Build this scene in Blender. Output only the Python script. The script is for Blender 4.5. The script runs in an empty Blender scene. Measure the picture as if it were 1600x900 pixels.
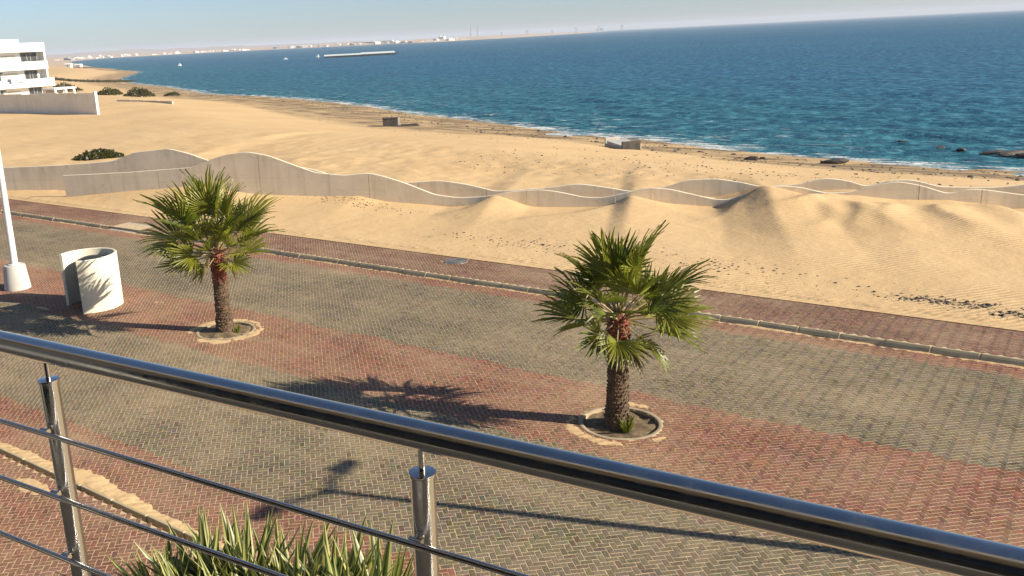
import bpy, bmesh, math, random
import numpy as np
from mathutils import Vector, Matrix
random.seed(7); rng = np.random.default_rng(11)
S = bpy.context.scene; COL = S.collection

# ------------------------------------------------------------------ camera, sky, sun, exposure
CAM_H = 7.75; YAW = math.radians(38.7); PITCH = math.radians(15.472); ROLL = math.atan(0.05)
FPX = 1400.0; PPX, PPY = 640.0, 450.0
def _axes():
    cy, sy = math.cos(YAW), math.sin(YAW); rz = Matrix.Rotation(YAW, 3, 'Z')
    F = rz @ Vector((0, math.cos(PITCH), -math.sin(PITCH))); U = rz @ Vector((0, math.sin(PITCH), math.cos(PITCH))); R = rz @ Vector((1, 0, 0))
    c, s = math.cos(ROLL), math.sin(ROLL)
    return R*c-U*s, R*s+U*c, F
CX, CY, CF = _axes()
cam = bpy.data.cameras.new('camera'); camo = bpy.data.objects.new('camera', cam); COL.objects.link(camo)
cam.sensor_fit = 'HORIZONTAL'; cam.sensor_width = 36.0; cam.lens = FPX/1600*36; cam.shift_x = (800-PPX)/1600
cam.clip_start = 0.05; cam.clip_end = 60000
M = Matrix((CX, CY, -CF)).transposed().to_4x4(); M.translation = (0, 0, CAM_H); camo.matrix_world = M
S.camera = camo
SUN_AZ = math.radians(20.0); SUN_EL = math.radians(25.5)        # the sun stands over the sea to the right
SUN_DIR = Vector((math.cos(SUN_EL)*math.cos(SUN_AZ), math.cos(SUN_EL)*math.sin(SUN_AZ), math.sin(SUN_EL)))
W = bpy.data.worlds.new('World'); S.world = W; W.use_nodes = True
wn = W.node_tree.nodes; wl = W.node_tree.links
sky = wn.new('ShaderNodeTexSky'); sky.sky_type = 'NISHITA'; sky.sun_disc = False
sky.sun_elevation = SUN_EL; sky.sun_rotation = math.pi/2-SUN_AZ
sky.air_density = 0.7; sky.dust_density = 0.6; sky.ozone_density = 3.0
wl.new(sky.outputs[0], wn['Background'].inputs[0]); wn['Background'].inputs[1].default_value = 0.068
sl = bpy.data.lights.new('sun', 'SUN'); sl.energy = 5.0; sl.angle = math.radians(0.5); sl.color = (1.0, 0.90, 0.74)
so = bpy.data.objects.new('sun', sl); COL.objects.link(so); so.rotation_euler = SUN_DIR.to_track_quat('Z', 'Y').to_euler(); so.location = (30, 10, 40)
S.view_settings.view_transform = 'Standard'; S.view_settings.look = 'None'; S.view_settings.exposure = 0.9; S.view_settings.gamma = 1.0
S.cycles.max_bounces = 6; S.cycles.use_denoising = True

def project(P):                                                  # world points -> photo pixels, used only to pick which pavers show largest
    p = np.asarray(P, float)-np.array([0, 0, CAM_H]); z = p@np.array(CF)
    return PPX+FPX*(p@np.array(CX))/z, PPY-FPX*(p@np.array(CY))/z, z

# ------------------------------------------------------------------ helpers
def tag(o, label=None, cat=None, group=None, kind=None):
    if label: o['label'] = label
    if cat: o['category'] = cat
    if group: o['group'] = group
    if kind: o['kind'] = kind
    return o
def link(name, data, parent=None):
    o = bpy.data.objects.new(name, data); COL.objects.link(o)
    if parent is not None: o.parent = parent
    return o
def empty(name, loc=(0, 0, 0), rz=0.0):
    o = bpy.data.objects.new(name, None); COL.objects.link(o); o.location = loc; o.rotation_euler = (0, 0, rz); o.empty_display_size = .3
    return o
class MB:
    def __init__(s): s.v = []; s.f = []
    def add(s, vs, fs):
        b = len(s.v); s.v += [tuple(v) for v in vs]; s.f += [tuple(i+b for i in f) for f in fs]
    def box(s, x0, x1, y0, y1, z0, z1):
        s.add([(x0,y0,z0),(x1,y0,z0),(x1,y1,z0),(x0,y1,z0),(x0,y0,z1),(x1,y0,z1),(x1,y1,z1),(x0,y1,z1)],
              [(3,2,1,0),(4,5,6,7),(0,1,5,4),(1,2,6,5),(2,3,7,6),(3,0,4,7)])
    def tube(s, p0, p1, r0, r1=None, n=12, caps=True):
        r1 = r0 if r1 is None else r1; p0 = Vector(p0); p1 = Vector(p1); d = (p1-p0).normalized()
        a = d.orthogonal().normalized(); b = d.cross(a)
        vs = []
        for p, r in ((p0, r0), (p1, r1)):
            for i in range(n):
                t = 2*math.pi*i/n; vs.append(p+a*(r*math.cos(t))+b*(r*math.sin(t)))
        fs = [(i, (i+1) % n, n+(i+1) % n, n+i) for i in range(n)]
        if caps: fs += [tuple(range(n-1, -1, -1)), tuple(range(n, 2*n))]
        s.add(vs, fs)
    def lathe(s, prof, n=32, c=(0, 0, 0)):
        vs = []; fs = []; m = len(prof)
        for i in range(n):
            t = 2*math.pi*i/n
            for r, z in prof: vs.append((c[0]+r*math.cos(t), c[1]+r*math.sin(t), c[2]+z))
        for i in range(n):
            for j in range(m-1):
                a = i*m+j; b = ((i+1) % n)*m+j; fs.append((a, b, b+1, a+1))
        s.add(vs, fs)
    def path(s, pts, rad, n=8):
        for i in range(len(pts)-1): s.tube(pts[i], pts[i+1], rad[i], rad[i+1], n, caps=(i in (0, len(pts)-2)))
    def mesh(s, name, mat=None, smooth=False):
        me = bpy.data.meshes.new(name); me.from_pydata(s.v, [], s.f); me.update()
        if mat: me.materials.append(mat)
        if smooth: me.polygons.foreach_set('use_smooth', [True]*len(me.polygons))
        return me
    def build(s, name, mat=None, parent=None, smooth=False, sharp=None):
        me = s.mesh(name, mat, smooth)
        if sharp: me.set_sharp_from_angle(angle=math.radians(sharp))
        return link(name, me, parent)
def np_mesh(name, V, Fq, mat, smooth=False):
    V = np.ascontiguousarray(V, np.float32); Fq = np.ascontiguousarray(Fq, np.int32); k = Fq.shape[1]
    me = bpy.data.meshes.new(name); me.vertices.add(len(V)); me.vertices.foreach_set('co', V.ravel())
    me.loops.add(Fq.size); me.loops.foreach_set('vertex_index', Fq.ravel()); me.polygons.add(len(Fq))
    me.polygons.foreach_set('loop_start', np.arange(0, Fq.size, k, dtype=np.int32))
    me.polygons.foreach_set('use_smooth', np.full(len(Fq), smooth)); me.update(calc_edges=True); me.validate()
    if mat: me.materials.append(mat)
    return me
def grid_faces(nx, ny):
    i = np.arange(nx-1); j = np.arange(ny-1); I, J = np.meshgrid(i, j, indexing='ij'); a = (I*ny+J).ravel()
    return np.stack([a, a+ny, a+ny+1, a+1], 1)
def _h(ix, iy, seed):
    n = (ix*374761393+iy*668265263+seed*1442695041) & 0x7fffffff
    n = ((n ^ (n >> 13))*1274126177) & 0x7fffffff
    return ((n ^ (n >> 16)) & 0xffff)/65535.0
def vnoise(x, y, seed=0):
    x = np.asarray(x, float); y = np.asarray(y, float); xi = np.floor(x).astype(np.int64); yi = np.floor(y).astype(np.int64)
    fx = x-xi; fy = y-yi; fx = fx*fx*(3-2*fx); fy = fy*fy*(3-2*fy)
    a = _h(xi, yi, seed); b = _h(xi+1, yi, seed); c = _h(xi, yi+1, seed); d = _h(xi+1, yi+1, seed)
    return (a*(1-fx)+b*fx)*(1-fy)+(c*(1-fx)+d*fx)*fy*1.0
def sstep(a, b, x):
    t = np.clip((np.asarray(x, float)-a)/(b-a), 0, 1); return t*t*(3-2*t)

# ------------------------------------------------------------------ materials
class NT:
    def __init__(s, name):
        s.m = bpy.data.materials.new(name); s.m.use_nodes = True; s.t = s.m.node_tree; s.b = s.t.nodes['Principled BSDF']; s.out = s.t.nodes['Material Output']
        s.geo = None
    def n(s, typ, **kw):
        x = s.t.nodes.new(typ)
        for k, v in kw.items(): setattr(x, k, v)
        return x
    def l(s, a, b): s.t.links.new(a, b)
    def pos(s):
        if s.geo is None: s.geo = s.n('ShaderNodeNewGeometry')
        return s.geo.outputs['Position']
    def objpos(s): return s.n('ShaderNodeTexCoord').outputs['Object']
    def noise(s, scale, detail=4, vec=None, rough=.55, stretch=None):
        x = s.n('ShaderNodeTexNoise'); x.inputs['Scale'].default_value = scale; x.inputs['Detail'].default_value = detail; x.inputs['Roughness'].default_value = rough
        v = vec or s.pos()
        if stretch:
            mp = s.n('ShaderNodeMapping'); mp.inputs['Scale'].default_value = stretch[:3]
            if len(stretch) > 3: mp.inputs['Rotation'].default_value = (0, 0, stretch[3])
            s.l(v, mp.inputs[0]); v = mp.outputs[0]
        s.l(v, x.inputs['Vector']); return x.outputs['Fac']
    def ramp(s, fac, stops):
        r = s.n('ShaderNodeValToRGB'); e = r.color_ramp.elements
        while len(e) < len(stops): e.new(.5)
        for i, (p, c) in enumerate(stops): e[i].position = p; e[i].color = (*c, 1) if isinstance(c, tuple) else (c, c, c, 1)
        s.l(fac, r.inputs[0]); return r.outputs[0]
    def mix(s, fac, a, b, mode='MIX'):
        x = s.n('ShaderNodeMix'); x.data_type = 'RGBA'; x.blend_type = mode
        for v, i in ((fac, 0), (a, 6), (b, 7)):
            if isinstance(v, (int, float)): x.inputs[i].default_value = v
            elif isinstance(v, tuple): x.inputs[i].default_value = (*v, 1)
            else: s.l(v, x.inputs[i])
        return x.outputs[2]
    def math(s, op, a, b=0.0, clamp=False):
        x = s.n('ShaderNodeMath', operation=op, use_clamp=clamp)
        for i, v in enumerate((a, b)):
            if isinstance(v, (int, float)): x.inputs[i].default_value = v
            else: s.l(v, x.inputs[i])
        return x.outputs[0]
    def bump(s, h, strength, dist, prev=None):
        b = s.n('ShaderNodeBump'); b.inputs['Strength'].default_value = strength; b.inputs['Distance'].default_value = dist
        s.l(h, b.inputs['Height'])
        if prev is not None: s.l(prev, b.inputs['Normal'])
        return b.outputs[0]
    def set(s, col=None, rough=None, metal=None, normal=None, spec=None):
        for v, k in ((col, 'Base Color'), (rough, 'Roughness'), (metal, 'Metallic'), (normal, 'Normal'), (spec, 'Specular IOR Level')):
            if v is None: continue
            if isinstance(v, (int, float)): s.b.inputs[k].default_value = v
            elif isinstance(v, tuple): s.b.inputs[k].default_value = (*v, 1)
            else: s.l(v, s.b.inputs[k])
        return s.m
def mottled(name, c1, c2, scale, rough=.85, bump=.2, bscale=None, bdist=.01, stretch=None):
    t = NT(name); f = t.noise(scale, 6, stretch=stretch); c = t.ramp(f, [(.32, c1), (.68, c2)])
    nb = t.noise(bscale or scale*6, 5); return t.set(c, rough, normal=t.bump(nb, bump, bdist))

SANDC = (0.60, 0.395, 0.195); SANDD = (0.50, 0.325, 0.165)
def make_sand():
    t = NT('sand'); big = t.noise(.12, 5); mid = t.noise(1.1, 6); fine = t.noise(30, 5)
    c = t.ramp(big, [(.3, (.560, .385, .198)), (.7, (.630, .445, .240))])
    c = t.mix(t.math('MULTIPLY', t.ramp(mid, [(.5, 0.0), (.75, 1.0)]), .25), c, (.52, .345, .17))
    c = t.mix(t.math('MULTIPLY', t.ramp(fine, [(.35, 1.0), (.5, 0.0)]), .14), c, (.40, .26, .14))
    # damp sand close to the water level
    sep = t.n('ShaderNodeSeparateXYZ'); t.l(t.pos(), sep.inputs[0])
    hz = t.math('ADD', sep.outputs[2], t.math('MULTIPLY', t.noise(.25, 6, stretch=(.5, 1.2, 1, -.35)), 1.0))
    damp = t.ramp(t.math('MULTIPLY', t.math('ADD', hz, 2.6), .5), [(.44, 1.0), (.66, 0.0)])
    damp2 = t.math('MULTIPLY', damp, t.ramp(t.noise(.5, 6, stretch=(.35, 1.4, 1, -.35)), [(.38, .15), (.60, .95)]))
    c = t.mix(damp2, c, (.17, .125, .078))
    # wind ripples and trampled sand
    wv = t.n('ShaderNodeTexWave'); wv.wave_type = 'BANDS'; wv.bands_direction = 'X'; wv.inputs['Scale'].default_value = 1.5; wv.inputs['Distortion'].default_value = 3.2; wv.inputs['Detail'].default_value = 2; wv.inputs['Detail Scale'].default_value = .8
    mp = t.n('ShaderNodeMapping'); mp.inputs['Rotation'].default_value = (0, 0, math.radians(35)); t.l(t.pos(), mp.inputs[0]); t.l(mp.outputs[0], wv.inputs['Vector'])
    rip = t.math('MULTIPLY', wv.outputs['Fac'], t.ramp(t.noise(.25, 3), [(.42, 0.0), (.6, 1.0)]))
    b1 = t.bump(rip, .35, .035); b2 = t.bump(mid, .4, .12, b1); b3 = t.bump(t.noise(5, 6, rough=.6), .38, .035, b2); b4 = t.bump(fine, .3, .008, b3)
    return t.set(c, .95, normal=b4, spec=.15)
def make_paver():
    t = NT('paver'); a = t.n('ShaderNodeAttribute'); a.attribute_name = 'tint'
    c = a.outputs['Color']
    grain = t.noise(90, 4); c = t.mix(.5, c, t.ramp(grain, [(.3, .45), (.7, 1.0)]), 'MULTIPLY')
    d = t.math('ADD', t.math('MULTIPLY', t.noise(.5, 6), .55), t.math('MULTIPLY', t.noise(.13, 5), .45)); d2 = t.noise(5, 5)
    dust = t.math('MULTIPLY', t.ramp(d, [(.42, .05), (.64, .48)]), t.ramp(d2, [(.3, .45), (.65, 1.0)]))
    c = t.mix(dust, c, (.50, .37, .22))
    spk = t.noise(34, 5, rough=.75); c = t.mix(t.ramp(spk, [(.52, 0.0), (.68, .66)]), c, (.52, .385, .225)); c = t.mix(t.ramp(spk, [(.34, .55), (.46, 0.0)]), c, (.05, .040, .030))
    trk = t.noise(1.0, 6, stretch=(.10, 1.1, 1)); c = t.mix(t.ramp(trk, [(.52, 0.0), (.72, .22)]), c, (.47, .36, .22))
    stain = t.ramp(t.noise(.35, 5), [(.52, 0.0), (.72, .35)])
    c = t.mix(stain, c, (.085, .07, .055))
    return t.set(c, .85, normal=t.bump(grain, .4, .004), spec=.3)
def make_concrete(name, c1, c2, scale=1.2, streak=True):
    t = NT(name); f = t.noise(scale, 7); c = t.ramp(f, [(.3, c1), (.7, c2)])
    if streak:
        s = t.noise(2.2, 6, stretch=(1, 1, .12)); c = t.mix(t.ramp(s, [(.5, 0.0), (.72, .22)]), c, tuple(x*.55 for x in c1))
    b = t.bump(t.noise(35, 5), .3, .006); return t.set(c, .9, normal=t.bump(f, .2, .03, b), spec=.25)
def make_wall():
    t = NT('wall_concrete'); f = t.noise(.7, 7); c = t.ramp(f, [(.3, (.72, .645, .495)), (.7, (.85, .765, .60))])
    s = t.noise(2.6, 6, stretch=(1, 1, .10)); c = t.mix(t.ramp(s, [(.5, 0.0), (.72, .30)]), c, (.36, .31, .23))
    h = t.noise(5.5, 3, stretch=(.05, .05, 1)); c = t.mix(t.ramp(h, [(.55, 0.0), (.7, .16)]), c, (.42, .37, .28))
    p = t.noise(1.6, 8, rough=.7); c = t.mix(t.ramp(p, [(.60, 0.0), (.66, .35)]), c, (.45, .40, .32))
    c = t.mix(t.ramp(t.noise(11, 6), [(.62, 0.0), (.72, .3)]), c, (.30, .26, .20))
    b = t.bump(t.noise(35, 5), .4, .008); return t.set(c, .92, normal=t.bump(p, .35, .03, b), spec=.2)
def make_leaf(name, c1, c2, dry=None, attr=False):
    t = NT(name); oi = t.n('ShaderNodeObjectInfo'); f = t.noise(3.0, 3, vec=t.objpos())
    c = t.mix(oi.outputs['Random'], c1, c2); c = t.mix(t.ramp(f, [(.4, 0.0), (.75, .6)]), c, tuple(min(1, x*1.5) for x in c2))
    if attr:
        a = t.n('ShaderNodeAttribute'); a.attribute_name = 'tint'; c = t.mix(1.0, c, a.outputs['Color'], 'MULTIPLY') if attr == 'mul' else a.outputs['Color']
    t.set(c, .42, spec=.5)
    tr = t.n('ShaderNodeBsdfTranslucent'); t.l(t.mix(.5, c, (.22, .30, .02)), tr.inputs[0])
    ms = t.n('ShaderNodeMixShader'); ms.inputs[0].default_value = .38; t.l(t.b.outputs[0], ms.inputs[1]); t.l(tr.outputs[0], ms.inputs[2]); t.l(ms.outputs[0], t.out.inputs[0])
    return t.m
def make_steel():
    t = NT('stainless_steel'); f = t.noise(22, 6, vec=t.objpos(), rough=.7); r = t.ramp(f, [(.35, .09), (.7, .30)])
    g = t.noise(420, 3, vec=t.objpos(), stretch=(.06, 1, 1))
    return t.set((.62, .60, .56), r, 1.0, normal=t.bump(g, .05, .0006))
def make_sea():
    t = NT('sea_water'); a = t.n('ShaderNodeAttribute'); a.attribute_name = 'shore'   # metres from the waterline / 100
    d = a.outputs['Fac']
    big = t.noise(.012, 5, stretch=(.4, 1, 1, -.3)); mid = t.noise(.09, 5, stretch=(.45, 1, 1, -.3))
    c = t.ramp(big, [(.35, (.014, .088, .185)), (.65, (.018, .115, .180))])
    c = t.mix(t.math('MULTIPLY', t.ramp(d, [(0.0, 1.0), (.9, 0.0)]), .7), c, (.024, .135, .135))
    c = t.mix(t.ramp(mid, [(.5, 0.0), (.75, .5)]), c, (.006, .050, .105))
    facet_tone = t.noise(.75, 7, stretch=(.8, .55, 1, -.3), rough=.78); c = t.mix(t.ramp(facet_tone, [(.42, .70), (.51, 0.0)]), c, (.006, .048, .092)); c = t.mix(t.ramp(facet_tone, [(.50, 0.0), (.64, .65)]), c, (.10, .30, .36))  # lit and shaded wave facets put into the water colour as noise
    fn = t.noise(1.1, 6, stretch=(.35, 1.3, 1, -.3), rough=.65); f2 = t.noise(.10, 4, stretch=(.5, 1, 1, -.3))
    # foam: a broken line at the waterline, broken crests in the shallows
    line = t.ramp(d, [(0.0, .9), (.012, .75), (.035, .10), (.12, 0.0)])
    sh = t.ramp(d, [(0.0, .72), (.14, .68), (.30, .14), (1.0, 0.0)])
    foam = t.math('ADD', t.math('MULTIPLY', line, .22), t.math('MULTIPLY', sh, t.math('MULTIPLY', f2, .34)))
    fm = t.ramp(t.math('ADD', fn, foam), [(.735, 0.0), (.84, .9)])
    caps = t.math('MULTIPLY', t.ramp(t.noise(.55, 5, stretch=(.3, 1.3, 1, -.3), rough=.6), [(.74, 0.0), (.78, 1.0)]), t.ramp(d, [(.3, .6), (.9, .3)]))
    fm = t.math('MAXIMUM', fm, caps)
    c = t.mix(fm, c, (.62, .64, .62))
    w1 = t.noise(.22, 4, stretch=(.5, 1, 1, -.3)); w2 = t.noise(1.0, 5, stretch=(.5, 1, 1, -.3)); w3 = t.noise(4.5, 4)
    b = t.bump(w1, 1.0, 1.6); b = t.bump(w2, 1.0, .6, b); b = t.bump(w3, .8, .09, b)
    df = t.n('ShaderNodeBsdfDiffuse'); t.l(c, df.inputs[0]); t.l(b, df.inputs[2])
    gl = t.n('ShaderNodeBsdfGlossy'); gl.inputs['Color'].default_value = (.75, .9, 1, 1); gl.inputs['Roughness'].default_value = .18; t.l(b, gl.inputs['Normal'])
    ms = t.n('ShaderNodeMixShader'); t.l(t.math('MULTIPLY', t.math('SUBTRACT', 1.0, fm), .20), ms.inputs[0]); t.l(df.outputs[0], ms.inputs[1]); t.l(gl.outputs[0], ms.inputs[2]); t.l(ms.outputs[0], t.out.inputs[0])
    return t.m

MAT = dict(
    sand=make_sand(), paver=make_paver(), steel=make_steel(), sea=make_sea(),
    joint=mottled('joint_sand', (.46, .345, .205), (.64, .485, .29), 7, .95, .3, 60, .004),
    kerb=make_concrete('kerb_concrete', (.38, .315, .195), (.50, .415, .26), 3),
    wall=make_wall(),
    yard=make_concrete('yard_render', (.74, .69, .58), (.84, .79, .68), .6),
    ring=make_concrete('ring_concrete', (.30, .24, .16), (.46, .37, .24), 4, False),
    ramp=make_concrete('ramp_concrete', (.40, .36, .29), (.52, .46, .36), 3, False),
    plaster=make_concrete('white_plaster', (.62, .57, .44), (.73, .68, .53), 1.6, True),
    housewhite=mottled('house_paint', (.74, .75, .74), (.82, .82, .80), .6, .8, .1),
    doorgrey=NT('opening_glass').set((.05, .05, .048), .2, spec=.4),
    floortile=mottled('floor_tile', (.045, .043, .04), (.075, .07, .065), 3, .5, .1),
    doorglass=NT('door_glass').set((.010, .010, .011), .06, spec=.4),
    glassdark=NT('window_glass').set((.01, .045, .055), .08, spec=.6),
    recess=mottled('render_grey', (.30, .30, .28), (.40, .39, .36), 1.5),
    soil=mottled('pit_soil', (.10, .07, .04), (.24, .17, .09), 9, .95, .6, 40, .02),
    bark=None, rock=mottled('dark_rock', (.035, .03, .027), (.11, .09, .07), 4, .8, .6, 20, .03),
    lampw=mottled('lamp_paint', (.62, .64, .62), (.72, .73, .70), 5, .45, .05),
    blockdark=mottled('weathered_concrete', (.035, .031, .027), (.085, .072, .058), 2, .9, .4, 15, .03),
    slab=mottled('pale_slab', (.42, .40, .37), (.56, .52, .46), 1.5, .9, .3, 12, .02),
    farwhite=mottled('far_white', (.66, .66, .63), (.78, .77, .74), .05, .8, .0),
    fargrey=mottled('far_grey', (.22, .23, .24), (.36, .36, .36), .05, .8, .0),
    farsand=mottled('far_sand', (.42, .31, .20), (.54, .40, .26), .01, .95, .0),
    hill=mottled('hill_rock', (.33, .25, .20), (.42, .31, .25), .003, .95, .3, .02, 10),
    dark=mottled('dark_hull', (.02, .02, .022), (.05, .05, .05), .5, .6, .1),
    palm=make_leaf('palm_leaf', (.042, .068, .010), (.215, .215, .022)),
    palmdry=make_leaf('dry_palm_leaf', (.13, .085, .035), (.20, .14, .06)),
    petiole=mottled('petiole', (.20, .17, .06), (.34, .27, .12), 6, .6, .1),
    strap=make_leaf('strap_leaf', (.1, .1, .1), (.1, .1, .1), attr='set'),
    bush=make_leaf('bush_leaf', (.050, .045, .018), (.095, .080, .032)),
    iron=mottled('iron_cover', (.10, .095, .09), (.18, .17, .155), 12, .6, .3),
)
def make_bark():
    t = NT('palm_bark'); sep = t.n('ShaderNodeSeparateXYZ'); t.l(t.objpos(), sep.inputs[0]); f = t.noise(9, 6, vec=t.objpos())
    c = t.ramp(f, [(.3, (.045, .028, .017)), (.7, (.165, .105, .058))])
    up = t.ramp(t.math('ADD', t.math('MULTIPLY', sep.outputs[2], .4), t.math('MULTIPLY', f, .12)), [(.60, 0.0), (.72, 1.0)])
    c = t.mix(up, c, t.ramp(f, [(.3, (.10, .030, .020)), (.7, (.33, .105, .055))]))
    return t.set(c, .85, normal=t.bump(t.noise(40, 5, vec=t.objpos()), .6, .012))
MAT['bark'] = make_bark()

# ------------------------------------------------------------------ land shape
SEA_Z = -2.5
SHORE = [(-758.2,490.1),(-610.2,414.6),(-542.6,374.0),(-466.5,334.3),(-435.4,314.9),(-382.0,269.0),(-332.9,230.1),(-298.0,208.1),(-261.9,189.0),(-233.3,176.5),(-172.6,143.3),(-150.1,136.9),(-126.2,128.4),(-101.4,115.3),(-79.6,102.8),(-63.0,94.3),(-48.5,86.2),(-36.1,81.4),(-22.0,74.1),(-12.3,71.6),(-4.6,70.7),(40,66),(160,72),(700,160)]
FAR = [(-1702,1050),(-2277,1475),(-2650,1800),(-2640,2050),(-2450,2280),(-2100,2290),(-1610,2124),(-1640,2651),(-2050,3900),(-2771,5705)]
COAST = np.array(FAR[::-1]+SHORE, float)
POLY = np.array([(-9000, 9000)]+[tuple(c) for c in COAST]+[(700, -900), (-9000, -900)], float)
def shore_sd(X, Y):                                              # + inland, - at sea
    X = np.asarray(X, float); Y = np.asarray(Y, float); d = np.full(X.shape, 1e9)
    for a, b in zip(COAST[:-1], COAST[1:]):
        ab = b-a; t = np.clip(((X-a[0])*ab[0]+(Y-a[1])*ab[1])/(ab@ab), 0, 1)
        d = np.minimum(d, np.hypot(X-a[0]-t*ab[0], Y-a[1]-t*ab[1]))
    ins = np.zeros(X.shape, bool); n = len(POLY)
    for i in range(n):
        x0, y0 = POLY[i]; x1, y1 = POLY[(i+1) % n]
        if y0 == y1: continue
        c = ((y0 > Y) != (y1 > Y)) & (X < (x1-x0)*(Y-y0)/(y1-y0)+x0); ins ^= c
    return np.where(ins, d, -d)
WTH = math.atan(.41); WD = np.array([math.cos(WTH), math.sin(WTH)]); WN = np.array([-WD[1], WD[0]]); WO = np.array([-46.3, 27.3])
BS = [-8,0,2,4,8,11.7,15.3,17.4,18.75,22.1,23.2,24.5,26.2,30.2,30.9,32.2,34.7,35.8,36.8,38,39,40.6,42.1,44.1,45.3,46.3,50,70]
BZ = [.16,.14,.25,.43,.70,.25,.14,.16,-.10,-.36,-.30,-.06,-.34,-.40,-.06,-.16,-.36,-.05,.38,.24,0,.16,.0,.0,-.16,-.4,-.3,-.2]
def ridge(x, y, p0, p1, h0, h1, wl, wr):                         # a dune tail: steep on the lee (left), gentle to windward
    p0 = np.array(p0); p1 = np.array(p1); d = p1-p0; L = math.hypot(*d); d = d/L
    u = (x-p0[0])*d[0]+(y-p0[1])*d[1]; q = -(x-p0[0])*d[1]+(y-p0[1])*d[0]
    q = q+.25*np.sin(u*1.1+p0[0]); t = np.clip(u/L, 0, 1)
    side = np.where(q < 0, np.exp(-(q/wl)**2)*.35+.65*np.exp(-np.abs(q)/wl*1.3), np.exp(-(q/wr)**2)) if wl < wr else np.where(q < 0, np.exp(-(q/wl)**2), .35*np.exp(-(q/wr)**2)+.65*np.exp(-np.abs(q)/wr*1.3))
    return (h0*(1-t)+h1*t)*side*sstep(-1.5, .3, u)*(1-sstep(L*.75, L*1.15, u))
def land(x, y):
    x = np.asarray(x, float); y = np.asarray(y, float)
    s = (x-WO[0])*WD[0]+(y-WO[1])*WD[1]; q = (x-WO[0])*WN[0]+(y-WO[1])*WN[1]
    B = np.interp(s, BS, BZ)
    yw = np.maximum(WO[1]+.41*(x-WO[0]), 26.4); t = np.clip((y-25.9)/(yw-25.9), 0, 1)
    front = .135*(1-t)+B*np.power(t, 1.6)
    front = front-.10*np.sin(math.pi*t)*(1-np.exp(-(yw-26.4)/6.0))
    back = np.where(s < 0, .16, B)*np.exp(-np.maximum(q, 0)/7.0)+(1-np.exp(-np.maximum(q, 0)/7.0))*np.where(x < -60, .1, -.12)
    back = np.where(s < 0, back*(1-sstep(0, -6, s))+.15*sstep(0, -6, s), back)
    wq = sstep(-.6, .2, q); z = np.where(s > 0, front*(1-wq)+back*wq, 0); wl_ = sstep(-3, .01, s)
    zl = .135+.02*np.clip(y-25.9, 0, 4)*(1-sstep(4, 30, y-25.9)); zfull = np.where(s > 0, z, (front*(1-wq)+back*wq)*wl_+zl*(1-wl_)); z = zfull
    near = sstep(26.0, 28.5, y)
    rg = .22+.78*np.maximum(sstep(.5, 5, q), 1-sstep(26.5, 30, y)); z = z+near*(.14*(vnoise(x/5.5, y/5.5, 3)-.5)+rg*(.075*(vnoise(x/1.6, y/1.6, 4)-.5)+.03*(vnoise(x/.5, y/.5, 5)-.5)))+sstep(3, 7, q)*.07*(vnoise(x/.8, y/.8, 14)-.5)
    fr = near*(q < .4)
    z = z+fr*(ridge(x, y, (-12.3, 41.1), (-13.6, 35.6), .42, .05, .9, 3.4)
              +ridge(x, y, (-17.6, 38.8), (-20.7, 31.5), .30, .06, .7, 3.2)
              +ridge(x, y, (-23.4, 36.4), (-24.6, 32.5), .34, .03, .6, 2.2)
              +ridge(x, y, (-9.9, 41.9), (-11.2, 38.2), .34, .03, .3, 1.3)
              +ridge(x, y, (-7.4, 41.0), (-5.6, 35.8), .20, .02, .4, .9)+ridge(x, y, (-8.4, 40.2), (-7.0, 36.0), .20, .02, .35, .8)
              +ridge(x, y, (-9.2, 39.4), (-8.4, 35.6), .18, .02, .35, .7)+ridge(x, y, (-5.4, 41.8), (-3.6, 37.0), .22, .02, .45, 1.0)
              +ridge(x, y, (-3.3, 43.6), (-1.5, 38.5), .25, .03, .9, .6))
    # dune bumps along the beach
    z = z+sstep(4, 12, q)*.35*(vnoise(x/14, y/9, 8)-.45)*1.3
    sd = shore_sd(x, y); fw = 4+11*sstep(-35, -80, x); zs = SEA_Z+.03*np.minimum(sd, fw)+.12*np.maximum(sd-fw, 0)+.05*(vnoise(x/2.2, y/1.5, 9)-.5)+.10*(vnoise(x/7, y/4, 10)-.5)*sstep(0, 8, sd)
    k = .35; hh = np.clip(.5+.5*(zs-z)/k, 0, 1); zz = zs*(1-hh)+z*hh-k*hh*(1-hh)
    return np.where(sd < -.5, SEA_Z+.09*sd, zz)
def landz(x, y): return float(land(np.array([x]), np.array([y]))[0])
def growing(a, b, step, rate, maxstep):
    out = [a]; s = step; sg = 1 if b > a else -1
    while (out[-1]-b)*sg < 0: out.append(out[-1]+sg*s); s = min(s*rate, maxstep)
    return out
xs = np.array(sorted(set(growing(-52, -800, .22, 1.03, 9)+list(np.arange(-51.8, 6, .16))+growing(6, 160, .2, 1.08, 6))))
ys = np.array(sorted(set(list(np.arange(25.55, 48, .14))+growing(48, 560, .15, 1.025, 7))))
X, Y = np.meshgrid(xs, ys, indexing='ij'); Z = land(X, Y)
me = np_mesh('beach', np.stack([X, Y, Z], -1).reshape(-1, 3), grid_faces(len(xs), len(ys)), MAT['sand'], True)
tag(link('beach', me), kind='structure')
g = MB(); g.box(-2600, 700, -900, 25.54, -6, -.4); tag(g.build('ground', MAT['sand']), kind='structure')

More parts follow.
